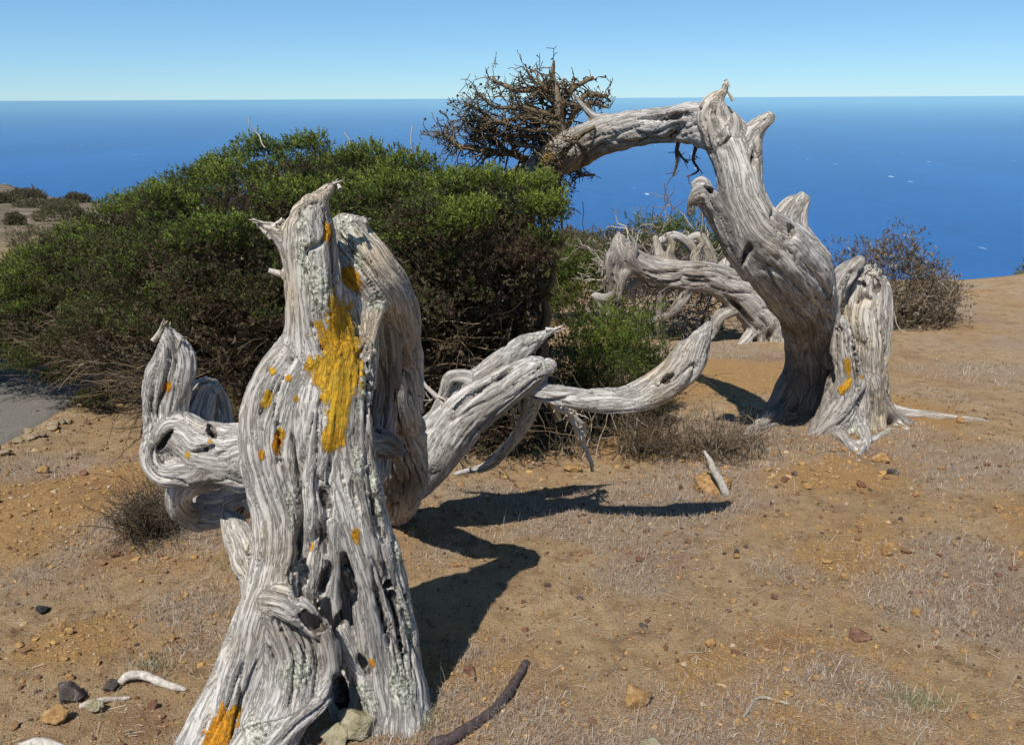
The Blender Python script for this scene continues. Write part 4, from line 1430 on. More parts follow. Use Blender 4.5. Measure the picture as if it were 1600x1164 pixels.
for c, r, t in list(mp_):
    L = np.linalg.norm(np.diff(c, axis=0), axis=1).sum()
    for k in range(int(12 + L * 40)):
        i = rn.integers(2, len(c) - 1)
        d = unit(unit(c[i] - c[i - 1]) * 0.5 + rn.normal(size=3) * 0.7 + np.array([-0.9, 0.2, 0.0])) * np.array([1, 1, 0.55])
        grow(c[i], d, rn.uniform(0.09, 0.25), max(r[i] * 0.42, 0.0042), 1, rn, fine, 3, 0.9, 0.55, 0.4, None, (0.0, 0.7), 5, 0.0028)
for k, (c, r, t) in enumerate(mp_):
    reparent(twig_obj('branch', [(c, r, t)], M_TWIG, arch, 7), am['limb'])
fine = expand(fine)
v, f, t = tubes_np(fine, 3)
# round dry cones on the twig ends
oct_v = np.array([[1, 0, 0], [0, 1, 0], [-1, 0, 0], [0, -1, 0], [0, 0, 1], [0, 0, -1]], float)
oct_f = np.array([[0, 1, 4], [1, 2, 4], [2, 3, 4], [3, 0, 4], [1, 0, 5], [2, 1, 5], [3, 2, 5], [0, 3, 5]])
cp = np.concatenate([p[0][rn.random(len(p[0])) < 0.16, -1] for p in fine] + [p[0][rn.random(len(p[0])) < 0.10, 2] for p in fine])
cv, cf = scatter(oct_v, oct_f, cp, rn.normal(size=(len(cp), 3)), rn.uniform(0.008, 0.015, len(cp)), rn)
tw = mesh_np('twigs', np.concatenate([v, cv]), [f, cf + len(v)], M_TWIG, arch, {'tone': np.concatenate([t, np.full(len(cv), 0.12)])})
reparent(tw, am['limb'])
tw['kind'] = 'stuff'
tw['label'] = 'tangle of bare brown twigs with small round cones'
# a few short dead twigs hanging under the arch
pl = []
for a in ([(1060, 222, 5.58, 3.5), (1058, 245, 5.57, 3), (1052, 275, 5.57, 1.5)], [(1088, 224, 5.38, 3.5), (1084, 250, 5.38, 2.5), (1090, 268, 5.38, 2), (1070, 276, 5.38, 1.2)], [(1060, 236, 5.58, 2.5), (1075, 255, 5.58, 1.5)]):
    c, r = poly_px(a, wob=0.015)
    pl.append((c, r, 0.2))
    for k in range(5):
        i = rn.integers(3, len(c) - 1)
        grow(c[i], rn.normal(size=3) + [0, 0, -.3], 0.07, 0.004, 0, rn, pl, tone=(0.05, 0.3))
tw = twig_obj('twigs', pl, M_TWIG, arch, 5)
reparent(tw, am['limb'])
tw['kind'] = 'stuff'

# ------------------------------------------------------------------ fallen dead juniper behind
fallen = thing('fallen_juniper', G(1195, 530), 'sprawling bleached dead juniper lying behind the arched one', 'tree')
fb = [
    T_([(1200, 540, 8.9, 34), (1200, 505, 8.9, 38), (1180, 478, 8.85, 32), (1150, 455, 8.8, 28), (1110, 435, 8.75, 24), (1070, 430, 8.7, 22), (1030, 425, 8.7, 21), (995, 408, 8.7, 18), (975, 395, 8.7, 18), (968, 378, 8.7, 12), (966, 364, 8.7, 4)], seed=51, twist=0.5),
    T_([(1185, 470, 8.95, 16), (1150, 440, 8.9, 14), (1115, 424, 8.85, 12), (1080, 420, 8.8, 10), (1058, 424, 8.8, 6)], seed=52, twist=0.6),
    T_([(1210, 540, 9.0, 18), (1215, 510, 9.0, 16), (1200, 480, 9.0, 16), (1188, 455, 9.1, 10)], seed=53),
    T_([(975, 385, 8.7, 14), (962, 400, 8.7, 14), (958, 425, 8.72, 11), (960, 450, 8.75, 9), (950, 465, 8.8, 8), (930, 462, 8.85, 6)], 'limb', seed=54),
    T_([(1035, 425, 8.75, 9), (1030, 395, 8.78, 8), (1024, 372, 8.8, 5)], 'limb', seed=55),
    T_([(1035, 430, 8.7, 11), (1034, 470, 8.75, 9), (1032, 500, 8.8, 8), (1034, 525, 8.85, 8)], 'limb', seed=56),
    T_([(1030, 378, 9.2, 6), (1050, 368, 9.2, 7), (1075, 380, 9.2, 8), (1090, 405, 9.2, 8), (1095, 440, 9.2, 8)], 'limb', seed=57),
    T_([(1075, 375, 9.3, 7), (1090, 370, 9.3, 9), (1105, 390, 9.3, 10), (1112, 430, 9.3, 10)], 'limb', seed=58),
    T_([(1000, 440, 8.8, 8), (985, 450, 8.82, 7), (990, 470, 8.85, 5)], 'limb', seed=59),
    T_([(1062, 428, 8.75, 10), (1046, 400, 8.72, 8), (1050, 380, 8.7, 6), (1040, 366, 8.7, 3)], 'limb', seed=84),
    T_([(1002, 425, 8.7, 11), (986, 402, 8.6, 9), (992, 384, 8.58, 6), (982, 366, 8.56, 3)], 'limb', seed=85),
    T_([(1130, 450, 8.85, 12), (1126, 424, 8.95, 10), (1140, 404, 9.0, 7), (1136, 388, 9.0, 3)], 'limb', seed=86),
    T_([(1078, 440, 8.7, 12), (1066, 468, 8.66, 9), (1044, 492, 8.66, 7), (1018, 500, 8.7, 4)], 'limb', seed=87),
    T_([(1150, 478, 8.8, 14), (1122, 498, 8.75, 10), (1112, 522, 8.75, 7), (1098, 540, 8.7, 4)], 'limb', seed=88),
    T_([(1000, 410, 8.7, 12), (985, 418, 8.66, 10), (972, 440, 8.64, 7), (965, 470, 8.64, 4)], 'limb', seed=81),
    T_([(1090, 425, 8.9, 8), (1085, 400, 8.95, 7), (1098, 380, 8.95, 5), (1095, 362, 8.95, 2)], 'limb', seed=82),
    T_([(1180, 515, 8.8, 10), (1165, 530, 8.7, 8), (1145, 550, 8.55, 6), (1110, 565, 8.35, 3)], 'root', seed=60),
    T_([(1165, 525, 8.75, 5), (1175, 545, 8.6, 4), (1165, 556, 8.5, 2)], 'root', seed=61),
    T_([(930, 462, 8.85, 5), (938, 480, 8.85, 5), (942, 500, 8.9, 3)], 'limb', seed=62),
]
sculpt(fb, {'trunk': 'trunk', 'limb': 'limb', 'root': 'root'}, fallen, M_WOOD_FAR, voxel=0.020, smooth=2, blend=0.012, grain=2.0, seed=5, under={'root': 'trunk'}, carve=[([(1110, 445), (1070, 440)], 4, 8), ([(1130, 470), (1170, 510)], 5, 12)], stain_shades=[(1000, 420, 60, 0.35), (1100, 440, 70, 0.4), (1035, 480, 40, 0.7), (960, 440, 30, 0.5), (1090, 400, 40, 0.5), (1150, 500, 40, 0.35)])
pl = []
rn = np.random.default_rng(23)
for k in range(170):
    x_, y_ = rn.uniform(940, 1130), rn.uniform(390, 530)
    p0 = P(x_, y_, rn.uniform(8.9, 9.9))
    p0[2] = max(p0[2], float(H(p0[0], p0[1])) + 0.03)
    grow(p0, rn.normal(size=3) * [1, 1, .7] + [-.3, 0, .25], rn.uniform(0.25, 0.6), rn.uniform(0.006, 0.016), 2, rn, pl, 3, 0.8, 0.6, 0.45, None, (0.0, 0.9), 5, 0.004)
for k in range(10):
    p0 = P(rn.uniform(1000, 1110), rn.uniform(350, 380), 9.3)
    grow(p0, rn.normal(size=3) * [1, 1, .3] + [-.4, 0, .6], 0.5, 0.010, 1, rn, pl, 3, 0.6, 0.5, 0.3, None, (0.0, 0.4), 6, 0.005)
tw = twig_obj('twigs', pl, M_TWIG_PALE, fallen, 3, 'thicket of broken pale branches')
tw['kind'] = 'stuff'

# ------------------------------------------------------------------ the living juniper
rn = np.random.default_rng(31)
green = thing('green_juniper', G(560, 720), 'broad wind-combed living juniper with dense dark green crown', 'tree')
# ridge line of the crown from the photograph, carried on out of frame to the left
OUT = np.array([(-160, 470), (-90, 450), (-30, 430), (30, 408), (70, 378), (130, 346), (200, 308), (260, 284), (330, 252), (400, 236), (440, 246), (480, 230), (520, 242), (570, 248), (610, 256), (640, 252), (680, 272),
                (720, 280), (760, 276), (790, 278), (820, 290), (836, 318)], float)
RIDGE_D = np.interp(OUT[:, 0], [-160, 100, 260, 500, 680, 760, 836], [7.7, 7.4, 6.8, 6.2, 5.9, 5.2, 4.95])
RID = np.array([P(a, b, d) for (a, b), d in zip(OUT, RIDGE_D)])
LIPPX = np.array([(-160, 545, 6.7), (0, 530, 6.5), (100, 525, 6.1), (200, 505, 5.3), (300, 455, 4.65), (400, 450, 4.6), (500, 430, 4.6), (600, 430, 4.55), (700, 390, 4.45), (780, 375, 4.42), (836, 380, 4.5)])
LIP = np.array([P(*q_) for q_ in LIPPX])


def crown_point(u, t):
    """u along the ridge 0..1, t 0 at the ridge, 1 at the front lip, negative behind"""
    k = u * (len(RID) - 1)
    i = np.clip(k.astype(int), 0, len(RID) - 2)
    R_ = RID[i] + (RID[i + 1] - RID[i]) * (k - i)[:, None]
    px_ = OUT[i, 0] + (OUT[i + 1, 0] - OUT[i, 0]) * (k - i)
    Lp = np.stack([np.interp(px_, LIPPX[:, 0], LIP[:, c]) for c in range(3)], -1)
    f = np.clip(t, 0, 1.2)
    y = R_[:, 1] + (Lp[:, 1] - R_[:, 1]) * np.sin(f * math.pi / 2 / 1.2) / math.sin(math.pi / 2 / 1.2)
    z = R_[:, 2] + (Lp[:, 2] - R_[:, 2]) * (1 - np.cos(f * math.pi / 2 / 1.2)) / (1 - math.cos(math.pi / 2 / 1.2))
    x = R_[:, 0] + (Lp[:, 0] - R_[:, 0]) * f
    bk = np.clip(-t, 0, 2)
    y = y + bk * 1.3
    z = z - 0.45 * bk ** 1.6
    return np.stack([x, y, z], -1)


puffs = []
clumps = []
tries = 0
while len(clumps) < 105 and tries < 4000:
    tries += 1
    u = np.array([rn.random()])
    t = np.array([rn.uniform(-0.6, 1.02)]) if rn.random() < 0.8 else np.array([rn.uniform(0.3, 1.02)])
    c = crown_point(u, t)[0]
    r_ = rn.uniform(0.19, 0.36)
    if any(np.linalg.norm(c - q_[0]) < 0.70 * (r_ + q_[1]) for q_ in clumps):
        continue
    clumps.append((c, r_, t[0], 0.0))
# lobes that stand out in the photograph
for (a, b, d, rpx, g_) in [(700, 350, 4.35, 40, 0.9), (655, 340, 4.4, 34, 0.8), (735, 340, 4.35, 30, 0.85), (780, 286, 4.85, 38, 1.0), (840, 296, 4.75, 34, 1.0), (850, 325, 4.6, 24, 0.9), (730, 290, 4.9, 34, 1.0),
                           (320, 370, 4.7, 44, 0.75), (360, 360, 4.65, 36, 0.8), (250, 320, 5.2, 40, 0.9), (120, 395, 6.4, 40, 1.0), (60, 430, 6.6, 40, 1.0), (25, 460, 6.6, 40, 0.9), (640, 255, 5.8, 34, 1.0), (560, 250, 6.0, 36, 1.0),
                           (480, 230, 6.2, 32, 1.0), (400, 235, 6.2, 34, 1.0), (60, 560, 6.4, 26, 0.5), (100, 590, 6.2, 20, 0.4), (20, 545, 6.5, 26, 0.5), (150, 630, 5.8, 14, 0.3), (540, 400, 4.6, 30, 0.6), (850, 385, 4.5, 18, 0.7), (600, 300, 5.2, 40, 0.9), (450, 300, 5.2, 40, 0.9), (180, 430, 5.1, 36, 0.6), (300, 440, 4.6, 30, 0.45)]:
    w = P(a, b, d)
    clumps.append((w + np.array([0, 0, rpx * px_size(w) * 0.3]), rpx * px_size(w) * 0.9, 0.0, g_ - 1.0))
for c, r_, t, u in clumps:
    cc = c - np.array([0, 0, r_ * 0.85])
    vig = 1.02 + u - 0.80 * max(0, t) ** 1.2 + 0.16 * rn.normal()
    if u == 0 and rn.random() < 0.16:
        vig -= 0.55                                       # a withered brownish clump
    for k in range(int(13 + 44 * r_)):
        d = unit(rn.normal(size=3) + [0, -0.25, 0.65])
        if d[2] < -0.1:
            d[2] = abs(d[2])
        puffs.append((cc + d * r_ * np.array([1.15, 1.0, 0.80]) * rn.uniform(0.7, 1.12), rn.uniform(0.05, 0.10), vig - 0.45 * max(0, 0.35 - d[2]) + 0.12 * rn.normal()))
pos, dr, sz, tn = [], [], [], []
for c, r_, vig in puffs:
    n = int(np.clip(3000 * r_ * r_ + 6, 12, 130))
    p, d = puff_points(c, r_, n, rn, lowest=-0.05, squash=0.95)
    pos.append(p)
    dr.append(unit(d * 0.8 + np.array([-0.2, 0.0, 0.5]) + rn.normal(size=d.shape) * 0.3))
    sz.append(rn.uniform(0.036, 0.075, len(p)))
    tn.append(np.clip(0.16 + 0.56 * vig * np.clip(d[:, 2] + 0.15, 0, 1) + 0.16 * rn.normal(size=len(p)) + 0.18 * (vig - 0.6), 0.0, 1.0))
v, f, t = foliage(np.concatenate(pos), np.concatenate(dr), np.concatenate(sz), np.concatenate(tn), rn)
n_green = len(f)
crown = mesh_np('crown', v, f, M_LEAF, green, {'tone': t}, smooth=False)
crown['kind'] = 'stuff'
# brown inner sprays under the canopy
N = 22000
u = rn.random(N)
t0 = rn.uniform(-0.6, 1.15, N)
p = crown_point(u, t0)
gz_ = H0(p[:, 0], p[:, 1])
bot = np.interp(u * 996 - 160, [-160, 0, 120, 220, 400, 872], [0.62, 0.62, 0.40, 0.10, 0.02, 0.02])
lowz = gz_ + bot * (p[:, 2] - gz_)
h_ = rn.random(N) ** 0.9
p[:, 2] = p[:, 2] - 0.10 - h_ * np.maximum(p[:, 2] - 0.12 - lowz, 0)
p[:, 1] += 0.45 * np.minimum(h_ * 2, 1) * sstep(0.3, 0.8, t0) + rn.normal(size=N) * 0.12
d = unit(np.stack([rn.normal(size=N) - 0.5, rn.normal(size=N) - 0.4, rn.normal(size=N) * 0.8 + 0.1], -1))
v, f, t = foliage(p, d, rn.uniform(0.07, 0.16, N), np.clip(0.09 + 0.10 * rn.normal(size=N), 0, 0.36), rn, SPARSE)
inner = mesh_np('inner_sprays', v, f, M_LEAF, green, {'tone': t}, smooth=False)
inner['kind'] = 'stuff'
inner['label'] = 'dry brown sprays in the shade under the crown'
# dense dark heart of the crown
N = 12500
u = rn.random(N)
t0 = rn.uniform(-0.6, 0.95, N)
p = crown_point(u, t0)
px_ = u * 996 - 160
gz_ = H0(p[:, 0], p[:, 1])
bot = np.interp(px_, [-160, 0, 120, 220, 400, 872], [0.70, 0.66, 0.45, 0.12, 0.0, 0.0])
top = p[:, 2] - 0.20
h_ = rn.random(N)
p[:, 2] = top - h_ * np.maximum(top - gz_ - bot * (p[:, 2] - gz_), 0)
p[:, 1] += 0.55 * np.minimum(h_ * 2.5, 1) * sstep(0.1, 0.7, t0) + 0.12
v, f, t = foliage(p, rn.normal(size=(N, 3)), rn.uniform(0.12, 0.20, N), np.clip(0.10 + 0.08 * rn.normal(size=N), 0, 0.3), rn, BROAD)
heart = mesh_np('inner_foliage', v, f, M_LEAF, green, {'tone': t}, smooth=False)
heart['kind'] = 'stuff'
# stems and bare branches within
stems = [
    [(400, 735, 5.4, 22), (378, 640, 5.4, 20), (372, 570, 5.45, 18), (388, 520, 5.4, 18), (375, 470, 5.4, 14), (350, 420, 5.4, 10), (300, 380, 5.5, 7)],
    [(380, 540, 5.42, 12), (420, 500, 5.3, 9), (460, 470, 5.3, 7), (520, 430, 5.3, 5)],
    [(378, 600, 5.42, 12), (330, 540, 5.3, 10), (260, 500, 5.4, 8), (180, 490, 5.9, 6), (90, 480, 6.6, 4)],
    [(640, 730, 5.1, 20), (650, 640, 5.1, 18), (690, 560, 5.1, 14), (740, 480, 5.0, 12), (790, 400, 5.0, 8), (820, 330, 5.0, 5)],
    [(690, 560, 5.1, 10), (660, 480, 5.0, 8), (620, 400, 5.0, 6)],
    [(790, 740, 4.9, 14), (800, 680, 4.85, 12), (830, 600, 4.85, 9), (850, 500, 4.85, 7), (862, 400, 4.85, 4)],
    [(880, 650, 4.7, 6), (850, 620, 4.7, 6), (790, 600, 4.7, 5), (730, 560, 4.65, 4), (690, 540, 4.6, 3)],
]
for a in stems:
    c, r = poly_px(a, wob=0.05)
    twig_obj('stem', [(c, r, 0.35)], M_TWIG, green, 9)
pl = []
for k in range(560):
    u1 = np.array([rn.random()])
    t1 = np.array([rn.uniform(0.1, 1.1)])
    q0 = crown_point(u1, t1)[0]
    g0 = float(H0(q0[0], q0[1]))
    px_ = u1[0] * 996 - 160
    b0 = np.interp(px_, [-160, 0, 120, 220, 400, 872], [0.68, 0.68, 0.5, 0.14, 0.02, 0.02])
    q0[2] = g0 + (b0 + (1 - b0) * rn.random() * 0.85) * (q0[2] - g0)
    q0[1] += 0.30
    grow(q0, np.array([rn.normal() - 0.7, rn.normal() * 0.7 - 0.3, rn.normal() * 0.4]), rn.uniform(0.25, 0.6), rn.uniform(0.004, 0.009), 1, rn, pl, 4, 0.6, 0.55, 0.25, None, (0.0, 0.72), 6, 0.0022)
# long fringe sweeping down on the left
for k in range(110):
    xx = rn.uniform(110, 340)
    q0 = P(xx, rn.uniform(500, 545) + 0.36 * max(0, xx - 110), np.interp(xx, [110, 250, 340], [6.3, 5.4, 4.9]) + rn.uniform(0, 0.4))
    grow(q0, np.array([-1.0, -0.3 + 0.3 * rn.normal(), -0.10 + 0.2 * rn.normal()]), rn.uniform(0.3, 0.6), 0.006, 1, rn, pl, 5, 0.45, 0.5, 0.16, np.array([0, 0, 0.02]), (0.0, 0.6), 7, 0.002)
# upright dead shoots and hanging sticks at the right foot
for k in range(120):
    g0 = G(rn.uniform(690, 1010), rn.uniform(690, 735))
    g0 = g0 + np.array([0, 0.35 * rn.random(), 0])
    g0[2] = float(H0(g0[0], g0[1])) - 0.01
    grow(g0, np.array([0.25 * rn.normal(), 0.25 * rn.normal(), 1.0]), rn.uniform(0.15, 0.5), rn.uniform(0.003, 0.006), 1, rn, pl, 2, 0.5, 0.5, 0.16, None, (0.1, 0.95), 6, 0.002)
tw = twig_obj('twigs', pl, M_TWIG, green, 3)
tw['kind'] = 'stuff'
# pale dead shoots that stick up above the crown
for a in ([(415, 232, 6.1, 1.5), (405, 215, 6.1, 1.2), (392, 200, 6.1, 1), (390, 186, 6.1, 0.8)], [(643, 250, 5.9, 1.4), (642, 222, 5.9, 1.2), (643, 196, 5.9, 0.9)], [(546, 240, 6.0, 1.4), (548, 220, 6.0, 1), (537, 208, 6, .8)]):
    c, r = poly_px(a, wob=0.02)
    reparent(twig_obj('shoot', [(c, r, 0.95)], M_TWIG_PALE, green, 5), crown)

# ------------------------------------------------------------------ smaller shrubs


def bush(name, label, cat, px, py, d, w_px, h_px, leaf_n, twig_n, rnd, mat_leaf=M_SCRUB, mat_twig=M_TWIG, tone=(0.5, 0.2), size=(0.04, 0.08), group=None, green_top=0.0, ground_pt=None, twig_r=0.004, twig_tone=(0.0, 0.8), lean=(0, 0, 0.5), tl=None, depth=0.8):
    """a low rounded shrub; (px, py) is the middle of its foot"""
    g0 = G(px, py) if ground_pt is None else np.array(ground_pt, float)
    s = px_size(g0)
    W, Hh = w_px * s, h_px * s
    root = thing(name, g0, label, cat, group)
    if leaf_n:
        dd = unit(rnd.normal(size=(leaf_n * 2, 3)))
        dd[:, 2] = np.abs(dd[:, 2]) * 1.0
        rr = rnd.uniform(0.55, 1.0, len(dd)) ** 0.6
        rr = rr * (1 + 0.42 * perlin(dd * 2.1 + g0) + 0.25 * perlin(dd * 5.0 + g0))
        p = g0 + dd * rr[:, None] * np.array([W / 2, W / 2 * depth, Hh])
        keep = rnd.random(len(p)) < 0.5 + 0.3 * dd[:, 2]
        p, dd = p[keep], dd[keep]
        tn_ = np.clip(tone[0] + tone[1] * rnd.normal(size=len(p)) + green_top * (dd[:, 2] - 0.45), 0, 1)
        v, f, t = foliage(p, unit(dd * 0.6 + [0, 0, 0.5] + 0.5 * rnd.normal(size=dd.shape)), rnd.uniform(size[0], size[1], len(p)), tn_, rnd, SPRIGS)
        o = mesh_np('foliage', v, f, mat_leaf, root, {'tone': t}, smooth=False)
        o['kind'] = 'stuff'
    if twig_n:
        pl = []
        for k in range(twig_n):
            b0 = g0 + np.array([rnd.normal() * W * 0.16, rnd.normal() * W * 0.14 * depth, -0.01])
            b0[2] = float(H0(b0[0], b0[1])) - 0.01 if ground_pt is None else g0[2]
            dv = np.array([rnd.normal() * 0.75 * W / Hh * 0.7, rnd.normal() * 0.6, 1.0]) + lean
            grow(b0, dv, (tl or 0.75) * Hh * rnd.uniform(0.5, 1.05), twig_r * rnd.uniform(0.7, 1.3), 2, rnd, pl, 3, 0.65, 0.55, 0.28, None, twig_tone, 5, twig_r * 0.35)
        o = twig_obj('twigs', pl, mat_twig, root, 3)
        o['kind'] = 'stuff'
    return root


rn = np.random.default_rng(41)
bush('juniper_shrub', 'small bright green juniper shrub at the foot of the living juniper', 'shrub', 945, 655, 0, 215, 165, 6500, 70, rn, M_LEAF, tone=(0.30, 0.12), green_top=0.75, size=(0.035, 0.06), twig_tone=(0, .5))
bush('dry_shrub', 'low leafless brown shrub between the low branch and the arched juniper', 'shrub', 1115, 708, 0, 230, 95, 0, 120, rn, twig_tone=(0.05, 0.9), twig_r=0.0035)
bush('dry_shrub', 'dark leafless tangle under the upturned end of the low branch', 'shrub', 1010, 712, 0, 150, 100, 0, 90, rn, twig_tone=(0.0, 0.6), twig_r=0.0035)
bush('dry_shrub', 'dark wiry shrub under the hooked limb of the front juniper', 'shrub', 232, 838, 0, 90, 130, 0, 110, rn, twig_tone=(0.0, 0.45), twig_r=0.0028)
bush('dead_bush', 'brown dead bush with bare grey twigs right of the arched juniper', 'bush', 1382, 505, 0, 205, 128, 3000, 240, rn, M_TWIG, tone=(0.45, 0.25), size=(0.05, 0.10), twig_tone=(0.3, 1.0), twig_r=0.010, depth=0.9, tl=0.48)
bush('lichen_bush', 'pale lichen-hung bush with drooping bare limbs on the dry slope', 'bush', 1460, 500, 0, 60, 78, 500, 36, rn, M_TWIG_PALE, M_TWIG_PALE, tone=(0.35, 0.15), size=(0.05, 0.10), twig_tone=(0.1, 0.8), twig_r=0.008)
# shrubs on the brow behind
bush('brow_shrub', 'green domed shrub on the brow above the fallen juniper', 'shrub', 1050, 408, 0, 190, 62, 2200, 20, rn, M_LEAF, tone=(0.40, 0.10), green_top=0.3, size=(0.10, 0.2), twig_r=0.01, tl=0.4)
bush('brow_shrub', 'olive brown shrub on the brow beside the green crown', 'shrub', 905, 430, 0, 150, 50, 1800, 10, rn, M_SCRUB, tone=(0.35, 0.2), size=(0.10, 0.22), twig_r=0.01)
bush('brow_shrub', 'dark grey shrub against the sea beside the green crown', 'shrub', 890, 392, 0, 80, 30, 800, 8, rn, M_SCRUB, tone=(0.25, 0.2), size=(0.12, 0.25), twig_r=0.012)
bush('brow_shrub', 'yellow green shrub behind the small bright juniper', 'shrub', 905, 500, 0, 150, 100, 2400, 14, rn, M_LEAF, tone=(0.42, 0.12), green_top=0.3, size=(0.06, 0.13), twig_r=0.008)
bush('brow_shrub', 'grey brown shrub on the brow under the arch', 'shrub', 960, 400, 0, 110, 36, 900, 12, rn, M_SCRUB, tone=(0.15, 0.15), size=(0.12, 0.22), twig_r=0.012)
bx, by_ = 10.1, 14.6
bush('brow_shrub', 'pale green lichen-grey mound on the brow past the dead bush', 'shrub', 0, 0, 0, 110, 24, 1800, 0, rn, M_SCRUB, tone=(0.7, 0.2), size=(0.08, 0.16), ground_pt=(bx, by_, float(H0(bx, by_)) - 0.05))
bush('brow_shrub', 'brown tangled shrub right behind the fallen juniper', 'shrub', 1020, 455, 0, 150, 70, 1800, 40, rn, M_TWIG, tone=(0.3, 0.2), size=(0.08, 0.15), twig_r=0.008, tl=0.4)
bush('brow_shrub', 'dark green low shrub behind the bend of the fallen juniper', 'shrub', 1110, 440, 0, 110, 60, 1600, 10, rn, M_LEAF, tone=(0.25, 0.12), green_top=0.3, size=(0.08, 0.15), twig_r=0.008, tl=0.4)
bush('brow_shrub', 'small green shrub seen between the fallen and arched junipers', 'shrub', 1212, 505, 0, 50, 45, 400, 4, rn, M_LEAF, tone=(0.4, 0.12), green_top=0.3, size=(0.07, 0.13), twig_r=0.008)
# far left slope
for (a, b, w, h, lab, tn_) in [(95, 346, 76, 28, 'rounded grey green shrub on the pale far slope', 0.45), (65, 400, 110, 46, 'brown green shrub between far slope and green crown', 0.4),
                               (25, 352, 26, 16, 'dark little shrub beside stones on the far slope', 0.3), (40, 312, 60, 13, 'dark shrub row below the grey headland', 0.2),
                               (120, 316, 34, 10, 'dark shrub at the brow where the sea begins', 0.15), (70, 325, 90, 9, 'low grey shrub patch below the headland', 0.3), (5, 318, 40, 11, 'dark shrub on the slope at the headland foot', 0.2)]:
    g0 = G(a, b)
    s = px_size(g0)
    bush('slope_shrub', lab, 'shrub', a, b, 0, w, h, 900, 0, rn, M_SCRUB, tone=(tn_, 0.2), size=(4.5 * s, 9 * s), group='shrubs on the far slope')

# ------------------------------------------------------------------ stones
def ico(sub):
    import bmesh
    bm = bmesh.new()
    bmesh.ops.create_icosphere(bm, subdivisions=sub, radius=1.0)
    v = np.array([x.co[:] for x in bm.verts])
    f = np.array([[x.index for x in y.verts] for y in bm.faces])
    bm.free()
    return v, f


ICO4, ICO3, ICO2, ICO1 = ico(4), ico(3), ico(2), ico(1)


def stone(name, px, py, w_px, h_px, mat, label, cat='stone', group=None, lumps=0.5, seed=0, base_=None, sink=0.25, shape=ICO4):
    """a stone whose foot shows at the pixel"""
    g0 = G(px, py) if base_ is None else base_
    s = px_size(g0)
    v, f = shape
    v = v.copy()
    sd = seed * 3.7 + px * 0.013
    k = 1 + lumps * (0.7 * perlin(v * 1.3 + sd) + 0.6 * np.abs(perlin(v * 2.9 + sd)) - 0.2 + 0.28 * perlin(v * 6 + sd) + 0.16 * perlin(v * 13 + sd))
    # broken facets
    rr = np.random.default_rng(int(px * 7 + py))
    for _ in range(9):
        nrm = unit(rr.normal(size=3))
        lim = rr.uniform(0.5, 0.85)
        dd = v @ nrm
        k = np.where(dd * k > lim, lim / np.maximum(dd, 1e-3) * (0.93 + 0.09 * np.abs(perlin(v * 9 + sd)) + 0.05 * perlin(v * 18 + sd)), k)
    v = v * k[:, None]
    a = rr.uniform(0, 6.28)
    rot = np.array([[math.cos(a), -math.sin(a), 0], [math.sin(a), math.cos(a), 0], [0, 0, 1]])
    v = v @ rot.T * np.array([w_px * s * 0.5, w_px * s * 0.42, h_px * s * 0.62])
    lo = v[:, 2].min()
    v[:, 2] -= lo + sink * h_px * s
    o = mesh_np(name, v, f, mat)
    o.location = g0
    return tag(o, label, cat, group)


for (px, py, w, h, mt, lab, nm) in [
    (995, 1096, 50, 36, M_ROCK_OCHRE, 'lumpy yellow ochre rock on open soil beyond the dark stick', 'rock'),
    (1116, 764, 66, 34, M_ROCK_OCHRE, 'pitted brown rock behind the pale leaning stick', 'rock'),
    (112, 1094, 48, 36, M_ROCK_DARK, 'dark scoria rock with a pale crust beside the bent pale stick', 'rock'),
    (92, 1126, 46, 32, M_ROCK_OCHRE, 'cracked orange rock in front of the dark crusted rock', 'rock'),
    (150, 1109, 32, 20, M_ROCK_PALE, 'smooth tan stone resting against a thin pale stick', 'stone'),
    (175, 1078, 34, 18, M_ROCK_DARK, 'dark flat stone at the thick end of the bent stick', 'stone'),
    (68, 956, 18, 17, M_ROCK_BLACK, 'small black stone on the soil left of the trunk', 'stone'),
    (98, 986, 18, 17, M_ROCK_OCHRE, 'small yellow stone just in front of the black stone', 'stone'),
    (565, 1146, 74, 52, M_ROCK_PALE, 'greenish grey stone wedged in the hollow of the front trunk', 'stone'),
    (528, 1160, 50, 30, M_ROCK_PALE, 'low yellowish stone under the swirl of the front trunk', 'stone'),
    (1376, 721, 30, 18, M_ROCK_OCHRE, 'ochre stone lying between the arched juniper and open slope', 'stone'),
    (1263, 762, 22, 13, M_ROCK_OCHRE, 'orange stone between the leaning stick and arched juniper', 'stone'),
    (1384, 866, 22, 20, M_ROCK_OCHRE, 'angular yellow stone among thin straw on the slope', 'stone'),
    (1433, 775, 15, 13, M_ROCK_OCHRE, 'round ochre stone on the slope', 'stone'),
    (1340, 996, 40, 11, M_ROCK_RED, 'flat reddish slab half sunk in the soil', 'stone'),
    (1000, 876, 17, 8, M_ROCK_RED, 'flat brick red stone near the tip of the trunk shadow', 'stone'),
    (735, 1050, 24, 14, M_ROCK_RED, 'reddish stone between the trunk foot and the dark stick', 'stone'),
    (67, 738, 19, 13, M_ROCK_OCHRE, 'ochre stone on the bank below the gravel track', 'stone'),
    (895, 735, 30, 14, M_ROCK_OCHRE, 'brown stone among dead sticks under the low branch', 'stone'),
    (1020, 1168, 60, 14, M_ROCK_PALE, 'pale grey stone barely showing through the soil', 'stone'),
]:
    stone(nm, px, py, w, h, mt, lab, nm)

